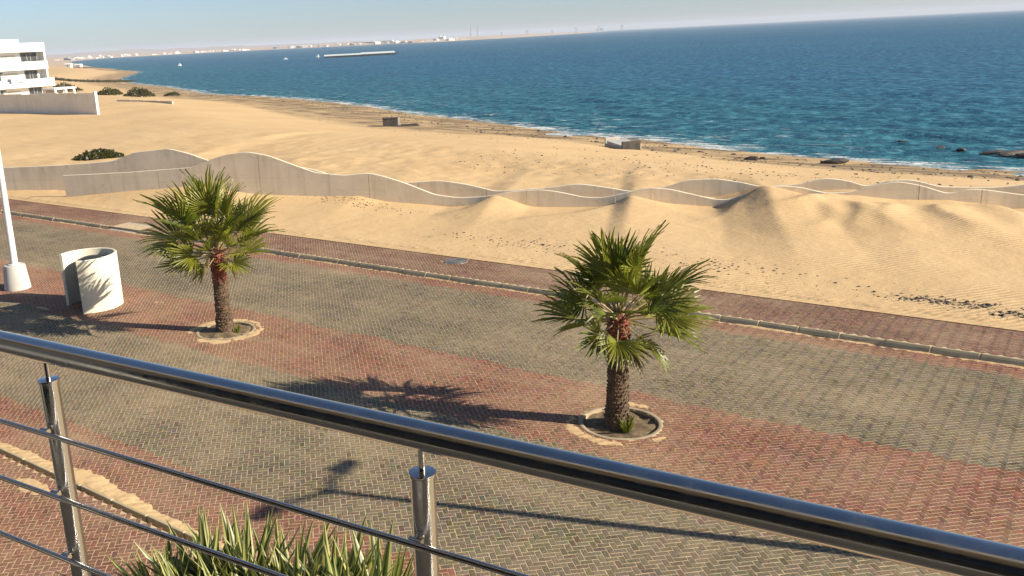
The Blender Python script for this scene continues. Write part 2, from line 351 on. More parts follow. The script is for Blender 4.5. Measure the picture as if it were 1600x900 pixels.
# ------------------------------------------------------------------ sea
xs = np.array(growing(-52, -15000, .8, 1.06, 900)[::-1]+list(np.arange(-51.2, 20, .7))+growing(20, 12000, .8, 1.09, 900))
ys = np.array(list(np.arange(58, 112, .45))+growing(112, 16000, .5, 1.05, 900))
X, Y = np.meshgrid(xs, ys, indexing='ij'); sd = -shore_sd(X, Y)
sx = np.gradient(xs)[:, None]; sy = np.gradient(ys)[None, :]; sp = np.maximum(sx, sy)+0*X
Zs = np.zeros_like(X)
for i in range(34):
    lam = 1.6*(1.075**i)*1.0; a = math.radians(-112+random.gauss(0, 26)); k = 2*math.pi/lam; ph = random.uniform(0, 6.28)
    w = np.sin(k*(X*math.cos(a)+Y*math.sin(a))+ph+1.5*vnoise(X/25, Y/25, i)); Zs += .0075*lam**.55*w*sstep(lam/2.5, lam/5, sp)
Zs *= .35+.65*sstep(0, 12, sd)
# breakers near the beach
Zs += .16*np.exp(-((sd-5-3*vnoise(X/14, Y/14, 77))/1.1)**2)*sstep(.35, .7, vnoise(X/11, Y/11, 78))
me = np_mesh('sea', np.stack([X, Y, SEA_Z+Zs], -1).reshape(-1, 3), grid_faces(len(xs), len(ys)), MAT['sea'], True)
at = me.attributes.new('shore', 'FLOAT', 'POINT'); at.data.foreach_set('value', np.clip(sd/100, 0, 5).ravel().astype(np.float32))
tag(link('sea', me), kind='structure')

# ------------------------------------------------------------------ pavers: 45 degree herringbone of 200 x 100 mm blocks
PITS = [(-7.30, 15.78), (-19.42, 15.75)]; PIT_R = .84
def block_tint(kind, n):
    if kind == 'red': b = np.array([.200, .060, .041]); sp_ = np.array([.05, .017, .013])
    elif kind == 'dark': b = np.array([.150, .056, .043]); sp_ = np.array([.035, .016, .012])
    else: b = np.array([.118, .103, .070]); sp_ = np.array([.034, .030, .021])
    k = rng.normal(0, 1, (n, 1)); return np.clip(b+sp_*k*.75+rng.normal(0, .010, (n, 3)), .02, .6)
def herring(x0, x1, y0, y1, keep):
    w = .1; c = math.sqrt(.5); R_ = max(abs(x0), abs(x1))+max(abs(y0), abs(y1))
    cx, cy = (x0+x1)/2, (y0+y1)/2; rad = math.hypot(x1-x0, y1-y0)/2+.5; n = int(rad/w)+2
    i, j = np.meshgrid(np.arange(-n, n), np.arange(-n, n), indexing='ij'); i = i.ravel(); j = j.ravel(); k = (i-j) % 4
    hm = k == 0; vm = k == 3
    u = np.concatenate([(i[hm]+1.0)*w, (i[vm]+.5)*w]); v = np.concatenate([(j[hm]+.5)*w, (j[vm]+1.0)*w]); ang = np.concatenate([np.zeros(hm.sum()), np.full(vm.sum(), math.pi/2)])
    px = cx+c*(u-v); py = cy+c*(u+v); ang = ang+math.pi/4
    m = (px > x0) & (px < x1) & (py > y0) & (py < y1); px, py, ang = px[m], py[m], ang[m]; m = keep(px, py); return px[m], py[m], ang[m]
def lane_kind(px, py):
    yb = py+.16*(vnoise(px*3, py*3, 31)-.5)
    return np.where((yb > 22.45) | ((yb > 14.2) & (yb < 17.42)) | (yb < 9.55), 0, 1)
BOX = np.array([(-1,-1,1),(1,-1,1),(1,1,1),(-1,1,1),(-1,-1,0),(1,-1,0),(1,1,0),(-1,1,0)], float)
BF = np.array([(0,1,2,3),(4,5,1,0),(5,6,2,1),(6,7,3,2),(7,4,0,3)])
HL, HW, CH, TH = .0945, .0445, .003, .014
def block_local():
    v = BOX.copy(); top = v[:, 2] > .5
    v[:, 0] *= np.where(top, HL-CH, HL); v[:, 1] *= np.where(top, HW-CH, HW); v[:, 2] = np.where(top, 0, -TH); return v
def pave(name_parent, ztop, px, py, ang, tints, n_ind=300):
    X_, Y_, dd = project(np.stack([px, py, np.full_like(px, ztop)], 1)); inf = (X_ > 5) & (X_ < 1595) & (Y_ > 5) & (Y_ < 893)
    # those that the railing and the plants leave in view
    order = np.argsort(np.where(inf, dd, 1e9)); ind = np.zeros(len(px), bool); ind[order[:n_ind]] = True; ind &= inf
    loc = block_local(); dz = np.abs(rng.normal(0, .0009, len(px))); tx = np.clip(rng.normal(0, .005, len(px)), -.01, .01); ty = np.clip(rng.normal(0, .009, len(px)), -.02, .02); jit = rng.normal(0, .016, len(px)); px = px+rng.normal(0, .0016, len(px)); py = py+rng.normal(0, .0016, len(px))
    bu = ~ind; n = bu.sum(); a = (ang+jit)[bu]; ca, sa = np.cos(a)[:, None], np.sin(a)[:, None]
    lx, ly, lz = loc[None, :, 0], loc[None, :, 1], loc[None, :, 2]
    V = np.stack([px[bu][:, None]+ca*lx-sa*ly, py[bu][:, None]+sa*lx+ca*ly, ztop+lz+dz[bu][:, None]+tx[bu][:, None]*lx+ty[bu][:, None]*ly], -1).reshape(-1, 3)
    Fq = (BF[None]+8*np.arange(n)[:, None, None]).reshape(-1, 4)
    me = np_mesh('paver_field', V, Fq, MAT['paver'])
    col = np.repeat(np.concatenate([tints[bu], np.ones((n, 1))], 1), 5, 0).astype(np.float32)
    me.attributes.new('tint', 'FLOAT_COLOR', 'FACE').data.foreach_set('color', col.ravel())
    tag(link('paver_field', me, name_parent), kind='stuff')
    # the blocks that show largest, one object each, sharing a few meshes
    ids = np.where(ind)[0]; groups = {}
    for q in ids:
        key = tuple(np.round(tints[q]*25).astype(int)); groups.setdefault(key, []).append(q)
    for key, qs in groups.items():
        m2 = np_mesh('paver', loc, BF, MAT['paver']); t = tints[qs].mean(0)
        m2.attributes.new('tint', 'FLOAT_COLOR', 'FACE').data.foreach_set('color', np.tile(np.append(t, 1), 5).astype(np.float32))
        for q in qs:
            o = link('paver', m2, name_parent); o.location = (px[q], py[q], ztop+dz[q]); o.rotation_euler = (ty[q], -tx[q], ang[q]+jit[q])
def not_pit(px, py):
    ok = np.ones(len(px), bool)
    for c in PITS: ok &= np.hypot(px-c[0], py-c[1]) > PIT_R-.03
    return ok
def wedge(px, py): return px > -56+np.maximum(23-py, 0)*1.75
# carriageways and the red median
bm = bmesh.new(); loops = [[(-700, 7.98), (120, 7.98), (120, 23.16), (-700, 23.16)]]+[[(c[0]+(PIT_R-.06)*math.cos(2*math.pi*i/40), c[1]+(PIT_R-.06)*math.sin(2*math.pi*i/40)) for i in range(40)] for c in PITS]
eds = []
for lp in loops:
    vv = [bm.verts.new((x, y, -.003)) for x, y in lp]; eds += [bm.edges.new((vv[i], vv[(i+1) % len(vv)])) for i in range(len(vv))]
bmesh.ops.triangle_fill(bm, use_beauty=True, use_dissolve=False, edges=eds)
for f_ in bm.faces:
    if f_.normal.z < 0: f_.normal_flip()
rme = bpy.data.meshes.new('road'); bm.to_mesh(rme); bm.free(); rme.materials.append(MAT['joint']); road = link('road', rme); tag(road, kind='structure')
px, py, an = herring(-58, 5, 8.02, 23.12, lambda a, c: not_pit(a, c) & wedge(a, c))
k = lane_kind(px, py); tn = np.where((k == 0)[:, None], block_tint('red', len(px)), block_tint('grey', len(px)))
pave(road, 0.0, px, py, an, tn)
# pavement by the beach
b = MB(); b.box(-700, 120, 23.36, 26.15, -.2, .117); pav = b.build('beach_pavement', MAT['joint']); tag(pav, kind='structure')
RAMP = (-36.2, -34.0)
px, py, an = herring(-62, 5, 23.41, 26.1, lambda a, c: ~((a > RAMP[0]) & (a < RAMP[1]) & (c < 24.3)) & (np.hypot(a+17.95, c-25.1) > .42))
pave(pav, .12, px, py, an, block_tint('dark', len(px)))
# pavement below the balcony
b = MB(); b.box(-700, 120, 2.2, 7.72, -.2, .097); pav2 = b.build('near_pavement', MAT['joint']); tag(pav2, kind='structure')
px, py, an = herring(-24, 3, 4.2, 7.68, lambda a, c: np.ones(len(a), bool))
pave(pav2, .10, px, py, an, block_tint('red', len(px)))

# ------------------------------------------------------------------ kerbs
def kerb_mesh(flip, name='kerb_stone'):
    w, h = .15, .155; prof = [(0, -.12), (0, .022), (.05, .088), (.095, h-.022), (.12, h-.014), (w, h-.018), (w, -.12)]
    vs = []; L = .482
    for xx, inset in ((-L, .004), (-L+.012, 0), (L-.012, 0), (L, .004)):
        for (a, z) in prof: vs.append((xx, a+(inset if a < .01 else -inset if a > w-.01 else 0), z-(inset if z > 0 else 0)))
    m = len(prof); fs = []
    for r in range(3):
        for j in range(m-1): fs.append((r*m+j, r*m+j+1, (r+1)*m+j+1, (r+1)*m+j))
    fs += [tuple(range(m))[::-1], tuple(range(3*m, 4*m))]
    if flip: vs = [(x, -y, z) for x, y, z in vs]; fs = [f[::-1] for f in fs]
    mb = MB(); mb.add(vs, [f[::-1] for f in fs]); return mb.mesh(name, MAT['kerb'])
kb = tag(empty('beach_kerb', (0, 23.19, 0)), kind='structure'); km = kerb_mesh(False)
for i in range(-66, 6):
    xc = i-.38
    if RAMP[0]-.3 < xc < RAMP[1]+.3: continue
    o = link('kerb_stone', km, kb); o.location = (xc, random.gauss(0, .006), random.gauss(-.004, .005)); o.rotation_euler = (random.gauss(0, .012), 0, random.gauss(0, .005))
b = MB(); b.add([(RAMP[0], 23.17, .01), (RAMP[1], 23.17, .01), (RAMP[1]-.15, 24.3, .132), (RAMP[0]+.15, 24.3, .132), (RAMP[0], 23.17, -.2), (RAMP[1], 23.17, -.2), (RAMP[1]-.15, 24.3, -.2), (RAMP[0]+.15, 24.3, -.2)],
                [(0,1,2,3),(4,5,1,0),(5,6,2,1),(6,7,3,2),(7,4,0,3)]); b.build('dropped_kerb', MAT['ramp'], kb).location = (0, -23.19, 0)
b = MB(); b.add([(-66, .012, -.1), (6, .012, -.1), (-66, .012, .012), (6, .012, .012), (-66, .098, .118), (6, .098, .118), (-66, .14, .125), (6, .14, .125), (-66, .14, -.1), (6, .14, -.1)], [(0,1,3,2),(2,3,5,4),(4,5,7,6),(6,7,9,8)])
for half in (((-66, RAMP[0]-.0)), ((RAMP[1]+.0, 6))):
    bb = MB(); bb.add([(half[0] if v[0] < 0 else half[1], v[1], v[2]) for v in b.v], b.f); bb.build('kerb_mortar', MAT['joint'], kb)
kb2 = tag(empty('near_kerb', (0, 7.98, 0)), kind='structure'); km2 = kerb_mesh(True)
for i in range(-26, 4):
    o = link('kerb_stone', km2, kb2); o.location = (i+.2, random.gauss(0, .006), random.gauss(-.02, .005)); o.rotation_euler = (random.gauss(0, .012), 0, random.gauss(0, .005))
b = MB(); b.lathe([(.0, .02), (.30, .02), (.31, .012), (.335, .012), (.345, .018), (.42, .016), (.425, -.02)], 36); b.lathe([(.20, .0205), (.20, .026), (.23, .026), (.23, .0205)], 36)
mh = b.build('manhole_cover', MAT['iron']); mh.location = (-17.95, 25.1, .115); tag(mh, 'round grey manhole cover in the red pavement by the beach', 'manhole cover')

# ------------------------------------------------------------------ blown sand lying on the paving
def drift(name, x0, x1, y0, y1, z, prof, step=.05, amp=.05, seed=1):
    nx = int((x1-x0)/step)+2; ny = int((y1-y0)/step)+2; X, Y = np.meshgrid(np.linspace(x0, x1, nx), np.linspace(y0, y1, ny), indexing='ij')
    nz = .5*vnoise(X*1.3, Y*1.3, seed)+.3*vnoise(X*4, Y*4, seed+1)+.2*vnoise(X*12, Y*12, seed+2)
    Z = z-.4*amp+amp*(prof(X, Y)-1.15*nz); keep = (Z > z-.4*amp).reshape(-1)
    Fq = grid_faces(nx, ny); Fq = Fq[keep[Fq].any(1)]
    V = np.stack([X, Y, np.maximum(Z, z-.4*amp-.002)], -1).reshape(-1, 3); used = np.unique(Fq); mp = np.zeros(len(V), int); mp[used] = np.arange(len(used))
    if len(used): tag(link(name, np_mesh(name, V[used], mp[Fq], MAT['sand'], True)), kind='stuff')
gauss = lambda X, Y, cx, cy, sx_, sy_: np.exp(-((X-cx)/sx_)**2-((Y-cy)/sy_)**2)
drift('sand_drift', -24, -4, 7.95, 9.2, 0, lambda X, Y: .10+1.25*np.exp(-((Y-7.98)/.26)**2)+.95*gauss(X, Y, -14.4, 8.15, 1.9, .45)-.55*sstep(8.4, 9.0, Y), .03, .05, 21)
drift('sand_drift', -17.5, -9, 6.4, 7.75, .10, lambda X, Y: .15+1.15*gauss(X, Y, -15.1, 7.30, 1.1, .36), .03, .05, 24)
drift('sand_drift', -17, -10, 4.2, 6.2, .10, lambda X, Y: .1+1.2*gauss(X, Y, -13.7, 5.15, 1.1, .5), .05, .05, 27)
drift('sand_drift', -50, 4, 22.78, 23.24, 0, lambda X, Y: .28+.85*np.exp(-((Y-23.18)/.11)**2), .05, .05, 33)
drift('sand_drift', -10, -5.2, 14.2, 17.4, 0, lambda X, Y: .18+.85*np.exp(-((np.hypot(X+7.3, Y-15.78)-1.0)/.2)**2)-3*(np.hypot(X+7.3, Y-15.78) < .86), .03, .022, 37)
drift('sand_drift', -22, -17.2, 14.2, 17.4, 0, lambda X, Y: .18+.95*np.exp(-((np.hypot(X+19.42, Y-15.75)-.98)/.25)**2)-1.2*(np.hypot(X+19.42, Y-15.75) < .80)*(X < -19.2), .03, .026, 41)
drift('sand_drift', -25.5, -22, 15.5, 17.8, 0, lambda X, Y: .15+1.1*gauss(X, Y, -23.7, 16.75, .65, .4), .05, .05, 43)
drift('sand_drift', -30, -24.5, 13.6, 15.2, 0, lambda X, Y: .15+.95*gauss(X, Y, -26.6, 14.3, 1.3, .25), .05, .05, 47)
drift('sand_drift', -62, 4, 25.2, 26.3, .12, lambda X, Y: .12+1.3*sstep(25.65, 26.1, Y)+.9*sstep(-37, -42, X)*sstep(25.0, 25.8, Y), .06, .06, 51)

# ------------------------------------------------------------------ the far side of the bay
def offset_in(pts, d):
    P = np.array(pts, float); T = np.gradient(P, axis=0); T /= np.hypot(T[:, 0], T[:, 1])[:, None]
    return P+np.stack([T[:, 1], -T[:, 0]], 1)*d
dense = []
FC = FAR[::-1]+[(-758.2, 490.1), (-690, 455)]
for a, c in zip(FC[:-1], FC[1:]):
    n = 8
    for i in range(n): dense.append((a[0]+(c[0]-a[0])*i/n, a[1]+(c[1]-a[1])*i/n))
dense.append(FC[-1]); dense = np.array(dense); inl = offset_in(dense, 1.0)-dense
sgn = 1 if shore_sd(np.array([dense[40, 0]+inl[40, 0]*20]), np.array([dense[40, 1]+inl[40, 1]*20]))[0] > 0 else -1
rows = []; wob = vnoise(np.arange(len(dense))*.7, np.zeros(len(dense)), 5)
inl2 = inl*sgn
ai = np.radians(np.interp(np.arange(len(dense)), [0, 16, 24, 32, 40, 48, 56, 72, 88], [195, 195, 150, 110, 105, 120, 170, 225, 235]))
blend = np.stack([np.cos(ai), np.sin(ai)], 1)
for dd_, z in ((-12, -3.2), (18, -1.0), (110, 1.5), (380, 5.0), (600, 6.0)):
    rows.append(np.column_stack([dense+blend*dd_, z+(wob*3.0 if dd_ > 100 else 0*wob)]))
inl2 = blend
V = np.concatenate(rows); nn = len(dense); Fq = []
for r in range(len(rows)-1):
    for i in range(nn-1): Fq.append((r*nn+i, r*nn+i+1, (r+1)*nn+i+1, (r+1)*nn+i))
tag(link('far_coast', np_mesh('far_coast', V, np.array(Fq), MAT['farsand'], True)), kind='structure')
# hills behind the bay
hv = []; hn = 90
for j in range(6):
    for i in range(hn):
        u = i/(hn-1); x = -7600+u*3600; y = 1500+u*3300; dq = j/5
        h = (22+34*vnoise(np.array([u*9.0]), np.array([0.3]), 2)[0]+12*vnoise(np.array([u*31.0]), np.array([.6]), 3)[0])*(1-.55*u)
        hv.append((x-dq*900, y+dq*500, -3+h*math.sin(math.pi*min(1, dq*.9+.02))*(.8+.4*vnoise(np.array([u*40]), np.array([dq*7]), 6)[0])))
tag(link('hills', np_mesh('hills', np.array(hv), grid_faces(6, hn), MAT['hill'], True)), kind='structure')
# white houses strung along the far shore
hm = []
for wx, wy, hz_, step in ((16, 11, 6, 0), (24, 12, 9, 1), (11, 10, 11, 2), (34, 13, 6, 1)):
    m = MB(); m.box(-wx/2, wx/2, -wy/2, wy/2, 0, hz_); m.box(-wx/2-.5, wx/2+.5, -wy/2-.5, wy/2+.5, hz_, hz_+.8)
    if step: m.box(-wx/2+1, wx*.05, -wy/2+1, wy/2-1, hz_+.8, hz_+3.6)
    if step == 2: m.box(-1.5, 1.5, -wy/2-1.2, -wy/2, 0, hz_-1.5)
    hm.append((m.mesh('far_house', MAT['farwhite']), m.mesh('far_house', MAT['fargrey'])))
far_i = [i for i in range(nn) if dense[i, 1] > 1200 and dense[i, 1] < 2900]
rh = random.Random(5)
for k in range(86):
    i = rh.choice(far_i[4:-2]); u = rh.random(); p = dense[i]*(1-u)+dense[min(i+1, nn-1)]*u+inl2[i]*rh.uniform(20, 90)
    o = link('far_house', hm[rh.randrange(4)][1 if rh.random() < .22 else 0]); o.location = (p[0], p[1], -1.6); o.rotation_euler = (0, 0, rh.uniform(-.6, .6)+.7); o.scale = (.8, .8, rh.uniform(.45, .75))
    tag(o, 'small pale house in the town along the far shore of the bay', 'house', 'houses of the town across the bay')
def mast(name, x, y, h, label):
    t = empty(name, (x, y, -2)); tag(t, label, 'mast', 'tall thin masts over the port')
    m = MB(); r0, r1 = 3.6, 1.0
    for i in range(4):
        a = math.pi/4+i*math.pi/2; m.tube((r0*math.cos(a), r0*math.sin(a), 0), (r1*math.cos(a), r1*math.sin(a), h), .42, .3, 5)
    m.build('leg_frame', MAT['fargrey'], t); m = MB(); nb = 14
    for j in range(nb):
        z0, z1 = h*j/nb, h*(j+1)/nb; ra = r0+(r1-r0)*j/nb; rb = r0+(r1-r0)*(j+1)/nb
        for i in range(4):
            a = math.pi/4+i*math.pi/2; c = a+math.pi/2; m.tube((ra*math.cos(a), ra*math.sin(a), z0), (rb*math.cos(c), rb*math.sin(c), z1), .22, n=4)
    m.build('brace', MAT['fargrey'], t)
mast('lattice_mast', -2346, 3456, 63, 'left one of two tall thin masts over the port on the horizon')
mast('lattice_mast', -2322, 3474, 60, 'right one of two tall thin masts over the port on the horizon')
# port: white silo block, quay cranes, a rig on the horizon
t = empty('silo_block', (-1830, 2522, -2.5)); tag(t, 'white silo block with a dark door on the far shore below the masts', 'silo')
m = MB(); m.box(0, 13, -6, 6, 0, 15); m.lathe([(5, 0), (5, 17), (0, 18.5)], 16, (-6, 0, 0)); m.build('wall', MAT['farwhite'], t)
m = MB(); m.box(2, 7, -6.4, -6.02, 0, 9); m.build('door', MAT['fargrey'], t)
for i in range(6):
    x = -2180+i*52; y = 3450+i*130
    t = empty('quay_crane', (x, y, -2.5), rh.uniform(0, 3)); tag(t, 'pale quay crane in the row right of the two masts', 'crane', 'quay cranes on the horizon')
    m = MB()
    for a, c in ((-5, -4), (5, -4), (5, 4), (-5, 4)): m.tube((a, c, 0), (a*.6, c*.6, 20+i), .55, n=5)
    m.box(-4, 4, -3.2, 3.2, 20+i, 22+i); m.build('leg_frame', MAT['fargrey'], t)
    m = MB(); m.tube((-10, 0, 22.6+i), (19, 0, 25+i), .7, .5, 5); m.tube((0, 0, 22+i), (0, 0, 31+i), .6, .4, 5); m.tube((0, 0, 31+i), (19, 0, 25+i), .2, n=4); m.tube((0, 0, 31+i), (-10, 0, 22.6+i), .2, n=4)
    m.build('jib', MAT['farwhite'], t)
t = empty('drilling_rig', (-2835, 5712, -2.5), .5); tag(t, 'grey drilling rig standing on the sea horizon right of the port', 'rig')
m = MB(); m.box(-24, 24, -12, 12, 9, 15); m.box(2, 20, -10, 10, 15, 24); m.build('deck', MAT['fargrey'], t)
for a in (-20, 20):
    for c in (-9, 9):
        m = MB(); m.tube((a, c, -3), (a, c, 12), 2.0, n=8); m.build('leg', MAT['fargrey'], t)
m = MB()
for a, c in ((-15, -4), (-7, -4), (-7, 4), (-15, 4)): m.tube((a, c, 15), (-11+(a+11)*.2, c*.2, 50), .8, .5, 5)
for j in range(6): m.box(-15+j*.6, -7-j*.6, -4+j*.5, 4-j*.5, 18+j*5, 18.8+j*5)
m.build('derrick', MAT['fargrey'], t)
# long low barge and small boats
t = empty('barge', (-458, 525.5, SEA_Z), math.radians(41)); tag(t, 'long low white-decked barge moored off the beach', 'barge')
m = MB(); m.add([(-26,-3,.0),(26,-3,.2),(28.5,0,.6),(26,3,.2),(-26,3,0),(-27,-3.2,1.1),(27,-3.2,1.3),(30,0,1.5),(27,3.2,1.3),(-27,3.2,1.1)], [(0,1,6,5),(1,2,7,6),(2,3,8,7),(3,4,9,8),(4,0,5,9),(5,6,7,8,9)]); m.build('hull', MAT['dark'], t)
m = MB(); m.box(-26.5, 1, -3.5, 3.5, 1.32, 2.3); m.box(1, 26.5, -3.4, 3.4, 1.5, 2.7); m.build('deck', MAT['farwhite'], t)
m = MB(); m.tube((-31, 0, -.3), (-31, 0, 2.9), .4, n=6); m.box(-32.5, -29.6, -.6, .6, 1.2, 1.8); m.build('mooring_post', MAT['farwhite'], t)
def boat(x, y, rz, L, label):
    t = empty('boat', (x, y, SEA_Z), rz); tag(t, label, 'boat')
    m = MB(); w = L*.17; m.add([(-L/2,-w,0),(L*.25,-w,0),(L/2,0,.15*L),(L*.25,w,0),(-L/2,w,0),(-L/2,-w*1.2,.16*L),(L*.27,-w*1.2,.17*L),(L*.58,0,.22*L),(L*.27,w*1.2,.17*L),(-L/2,w*1.2,.16*L)],
        [(0,1,6,5),(1,2,7,6),(2,3,8,7),(3,4,9,8),(4,0,5,9),(5,6,7,8,9)]); m.build('hull', MAT['farwhite'], t)
    m = MB(); m.box(-L*.2, L*.12, -w*.8, w*.8, .16*L, .38*L); m.build('cabin', MAT['farwhite'], t)
    m = MB(); m.tube((-L*.1, 0, .38*L), (-L*.1, 0, .8*L), .08, n=5); m.build('mast', MAT['fargrey'], t)
boat(-519, 508, .6, 3.6, 'small white boat left of the long barge'); boat(-542, 424, 2.2, 4.2, 'small white boat nearest the sandy point at left')

# ------------------------------------------------------------------ wavy double wall at the back of the beach
FS = [(0,1.37),(4.2,1.52),(8.1,1.75),(9.2,2.13),(10.1,2.39),(11.4,2.54),(12.6,2.32),(14,1.81),(15.2,1.40),(16.8,1.26),(18,1.38),(18.8,1.21),(20.1,.79),(21.4,.27),(22.6,.11),(24,.17),(25.3,.42),(26.7,.51),(27.6,.39),(28.7,.14),(29.6,.11),(30.7,.35),(31.6,.59),(32.6,.53),(33.6,.29),(34.7,.02),(35.3,.02),(36.1,.31),(37.3,.66),(38.2,.60),(39.3,.31),(40.4,.36),(41.1,.62),(42.1,.84),(43.1,.64),(44.2,.25),(44.8,.49),(45.5,.46),(47,.22),(49,.1),(51,.45),(53,.1),(56,.4),(60,.1)]
RS = [(-14,1.4),(-6,1.54),(-1.5,1.65),(1.8,1.84),(3.3,2.33),(5.5,2.52),(6.8,2.21),(7.9,1.81),(10,1.4),(12,1.6),(14,1.3),(16,.7),(17.5,.4),(19.5,.53),(21.2,.62),(22.6,.42),(24.1,.05),(26.6,.21),(28.3,.43),(29.7,.23),(30.8,.03),(32.5,.25),(33.5,.59),(34.8,.64),(36,.45),(36.8,.24),(38.5,.35),(39.6,.65),(40.7,.49),(41.3,.22),(42.5,.54),(43.3,.53),(44.4,.21),(46.4,.17),(47.2,.23),(49,.5),(51,.1),(54,.45),(60,.1)]
def wavy_wall(prof, off, th, label, cuts):
    t = empty('wavy_wall', (WO[0]+WN[0]*off, WO[1]+WN[1]*off, 0), WTH); tag(t, label, 'wall')
    ss = np.arange(prof[0][0], prof[-1][0]+.001, .1); zz = np.interp(ss, [p[0] for p in prof], [p[1] for p in prof])
    kk = np.hanning(13); kk /= kk.sum(); zz = np.convolve(np.pad(zz, 6, mode='edge'), kk, 'valid')
    cuts = [prof[0][0]]+[c for c in cuts if prof[0][0] < c < prof[-1][0]]+[prof[-1][0]]
    for a, c in zip(cuts[:-1], cuts[1:]):
        m = MB(); sel = np.concatenate([[a+.012], ss[(ss > a+.06) & (ss < c-.06)], [c-.012]]); zs_ = np.interp(sel, ss, zz); n = len(sel); vs = []
        for s_, z_ in zip(sel, zs_): vs += [(s_, 0, -1.6), (s_, 0, z_-.02), (s_, .02, z_), (s_, th-.02, z_), (s_, th, z_-.02), (s_, th, -1.6)]
        fs = []
        for i in range(n-1):
            for j in range(5): fs.append((i*6+j, (i+1)*6+j, (i+1)*6+j+1, i*6+j+1))
        fs += [tuple(range(6))[::-1][::-1], tuple(range((n-1)*6, n*6))[::-1]]
        m.add(vs, fs); m.build('wall_panel', MAT['wall'], t)
wavy_wall(FS, 0, .10, 'nearer of the two wavy-topped grey concrete walls half buried in sand', [6, 12, 18, 24, 26, 30.2, 31.9, 37, 43, 45.4, 50])
wavy_wall(RS, 2.2, .10, 'farther wavy-topped grey concrete wall showing behind the nearer one', [-8, -3, 1.8, 8, 14, 20, 23.6, 30, 36, 42, 48])

# ------------------------------------------------------------------ white house and its yard wall
t = empty('white_house', (-143, 84.5, 0)); tag(t, 'white three-storey house with deep balconies behind the grey yard wall', 'house')
m = MB(); m.box(-16, -1.5, -18, 0, 0, 9.0); m.build('wall', MAT['housewhite'], t)
for z0, z1, ye in ((8.85, 10.25, 0.0), (6.0, 7.3, .15), (3.2, 4.5, .95)):
    m = MB(); m.box(-1.49, 0, -18, ye, z0, z0+.2); m.box(-.18, 0, -18, ye, z0+.2, z1); m.box(-1.49, -.18, ye-.18, ye, z0+.2, z1); m.build('balcony', MAT['housewhite'], t)
m = MB(); m.box(-14, -3.2, -16, -2.6, 9.0, 10.95); m.build('roof_room', MAT['housewhite'], t)
m = MB(); m.box(-3.19, -3.12, -9.4, -8.2, 9.9, 10.45); m.build('vent', MAT['dark'], t)
for z0, a in ((4.5, .15), (7.3, 0)):
    m = MB(); m.box(-1.49, -.05, -.3+a*.3, -.02+a*.3, z0, z0+1.49); m.build('side_fin', MAT['housewhite'], t)
for fl, (z0, z1, ws) in enumerate(((7.3, 8.84, ((-3.6, -.9, 0), (-8.5, -7.2, 1))), (4.5, 5.99, ((-3.3, -1.2, 0), (-8.3, -7.2, 1))), (.4, 3.19, ((-3.0, -.8, 0), (-8.1, -7.0, 1))))):
    for y0, y1, k in ws:
        m = MB(); e = .09
        m.box(-1.49, -1.43, y0-e, y0, z0-.4, z1-.1); m.box(-1.49, -1.43, y1, y1+e, z0-.4, z1-.1); m.box(-1.49, -1.43, y0, y1, z1-.2, z1-.1)
        w = m.build('window', MAT['housewhite'] if k else MAT['fargrey'], t)
        m = MB(); m.box(-1.48, -1.465, y0, y1, z0-.4, z1-.2); m.build('pane', MAT['glassdark'] if k else MAT['doorgrey'], w)
        if not k:
            for fr in (.38, .62): m = MB(); m.box(-1.462, -1.44, y0+(y1-y0)*fr-.05, y0+(y1-y0)*fr+.05, z0-.4, z1-.2); m.build('mullion', MAT['fargrey'], w)
    m = MB(); m.box(-1.49, -1.45, -7.6, -4.6, z0-.3, z1-.45); m.build('wall_niche', MAT['slab'], t)
t = empty('carport', (-131.6, 79.0, 0)); tag(t, 'flat-roofed open carport beside the white house', 'carport')
m = MB(); m.box(-2.0, 1.6, -1.6, 2.2, 2.95, 3.2); m.build('roof', MAT['housewhite'], t)
for a, c in ((1.3, -1.3), (1.3, .5), (1.3, 1.9), (-1.7, -1.3)):
    m = MB(); m.box(a-.14, a+.14, c-.14, c+.14, -.3, 2.95); m.build('post', MAT['housewhite'], t)
m = MB(); m.box(-1.9, -1.7, -1.5, 2.1, -.3, 2.95); m.build('back_wall', MAT['recess'], t)
t = empty('yard_wall', (-110.2, 71.4, 0), math.atan2(-2.9, -17.4)); tag(t, 'long plain grey concrete yard wall in front of the white house', 'wall')
for i in range(16):
    m = MB(); a = i*3.6; h = 2.78+.05*(i % 3); m.box(a+.01, a+3.59, -.12, .12, -1.2, h); m.box(a+.005, a+3.595, -.16, .16, h, h+.1); m.build('wall_panel', MAT['yard'], t)
m = MB(); m.box(-.28, -.002, -.2, .2, -1.2, 3.05); m.build('end_pier', MAT['housewhite'], t)
t = empty('low_wall', (-134, 91, 0), -.02); tag(t, 'low pale wall on the sand right of the yard wall', 'wall')
for i in range(4):
    m = MB(); m.box(i*3.8+.01, i*3.8+3.79, -.1, .1, -.6, .36-.05*i); m.build('wall_panel', MAT['slab'], t)
for x, y, l in ((-700, 433, 'left one of two tiny white huts on the far beach'), (-712, 450, 'right one of two tiny white huts on the far beach')):
    t = empty('beach_hut', (x, y, landz(x, y)), .5); tag(t, l, 'hut', 'white huts on the far beach')
    m = MB(); m.box(-2.6, 2.6, -1.6, 1.6, -.5, 2.5); m.build('wall', MAT['farwhite'], t)
    m = MB(); m.add([(-2.9,-2,2.5),(2.9,-2,2.5),(2.9,2,2.5),(-2.9,2,2.5),(-2.9,0,3.5),(2.9,0,3.5)], [(0,1,5,4),(2,3,4,5),(1,2,5),(3,0,4),(3,2,1,0)]); m.build('roof', MAT['farwhite'], t)
    m = MB(); m.box(-.5, .5, -1.66, -1.605, -.2, 2); m.build('door', MAT['fargrey'], t)

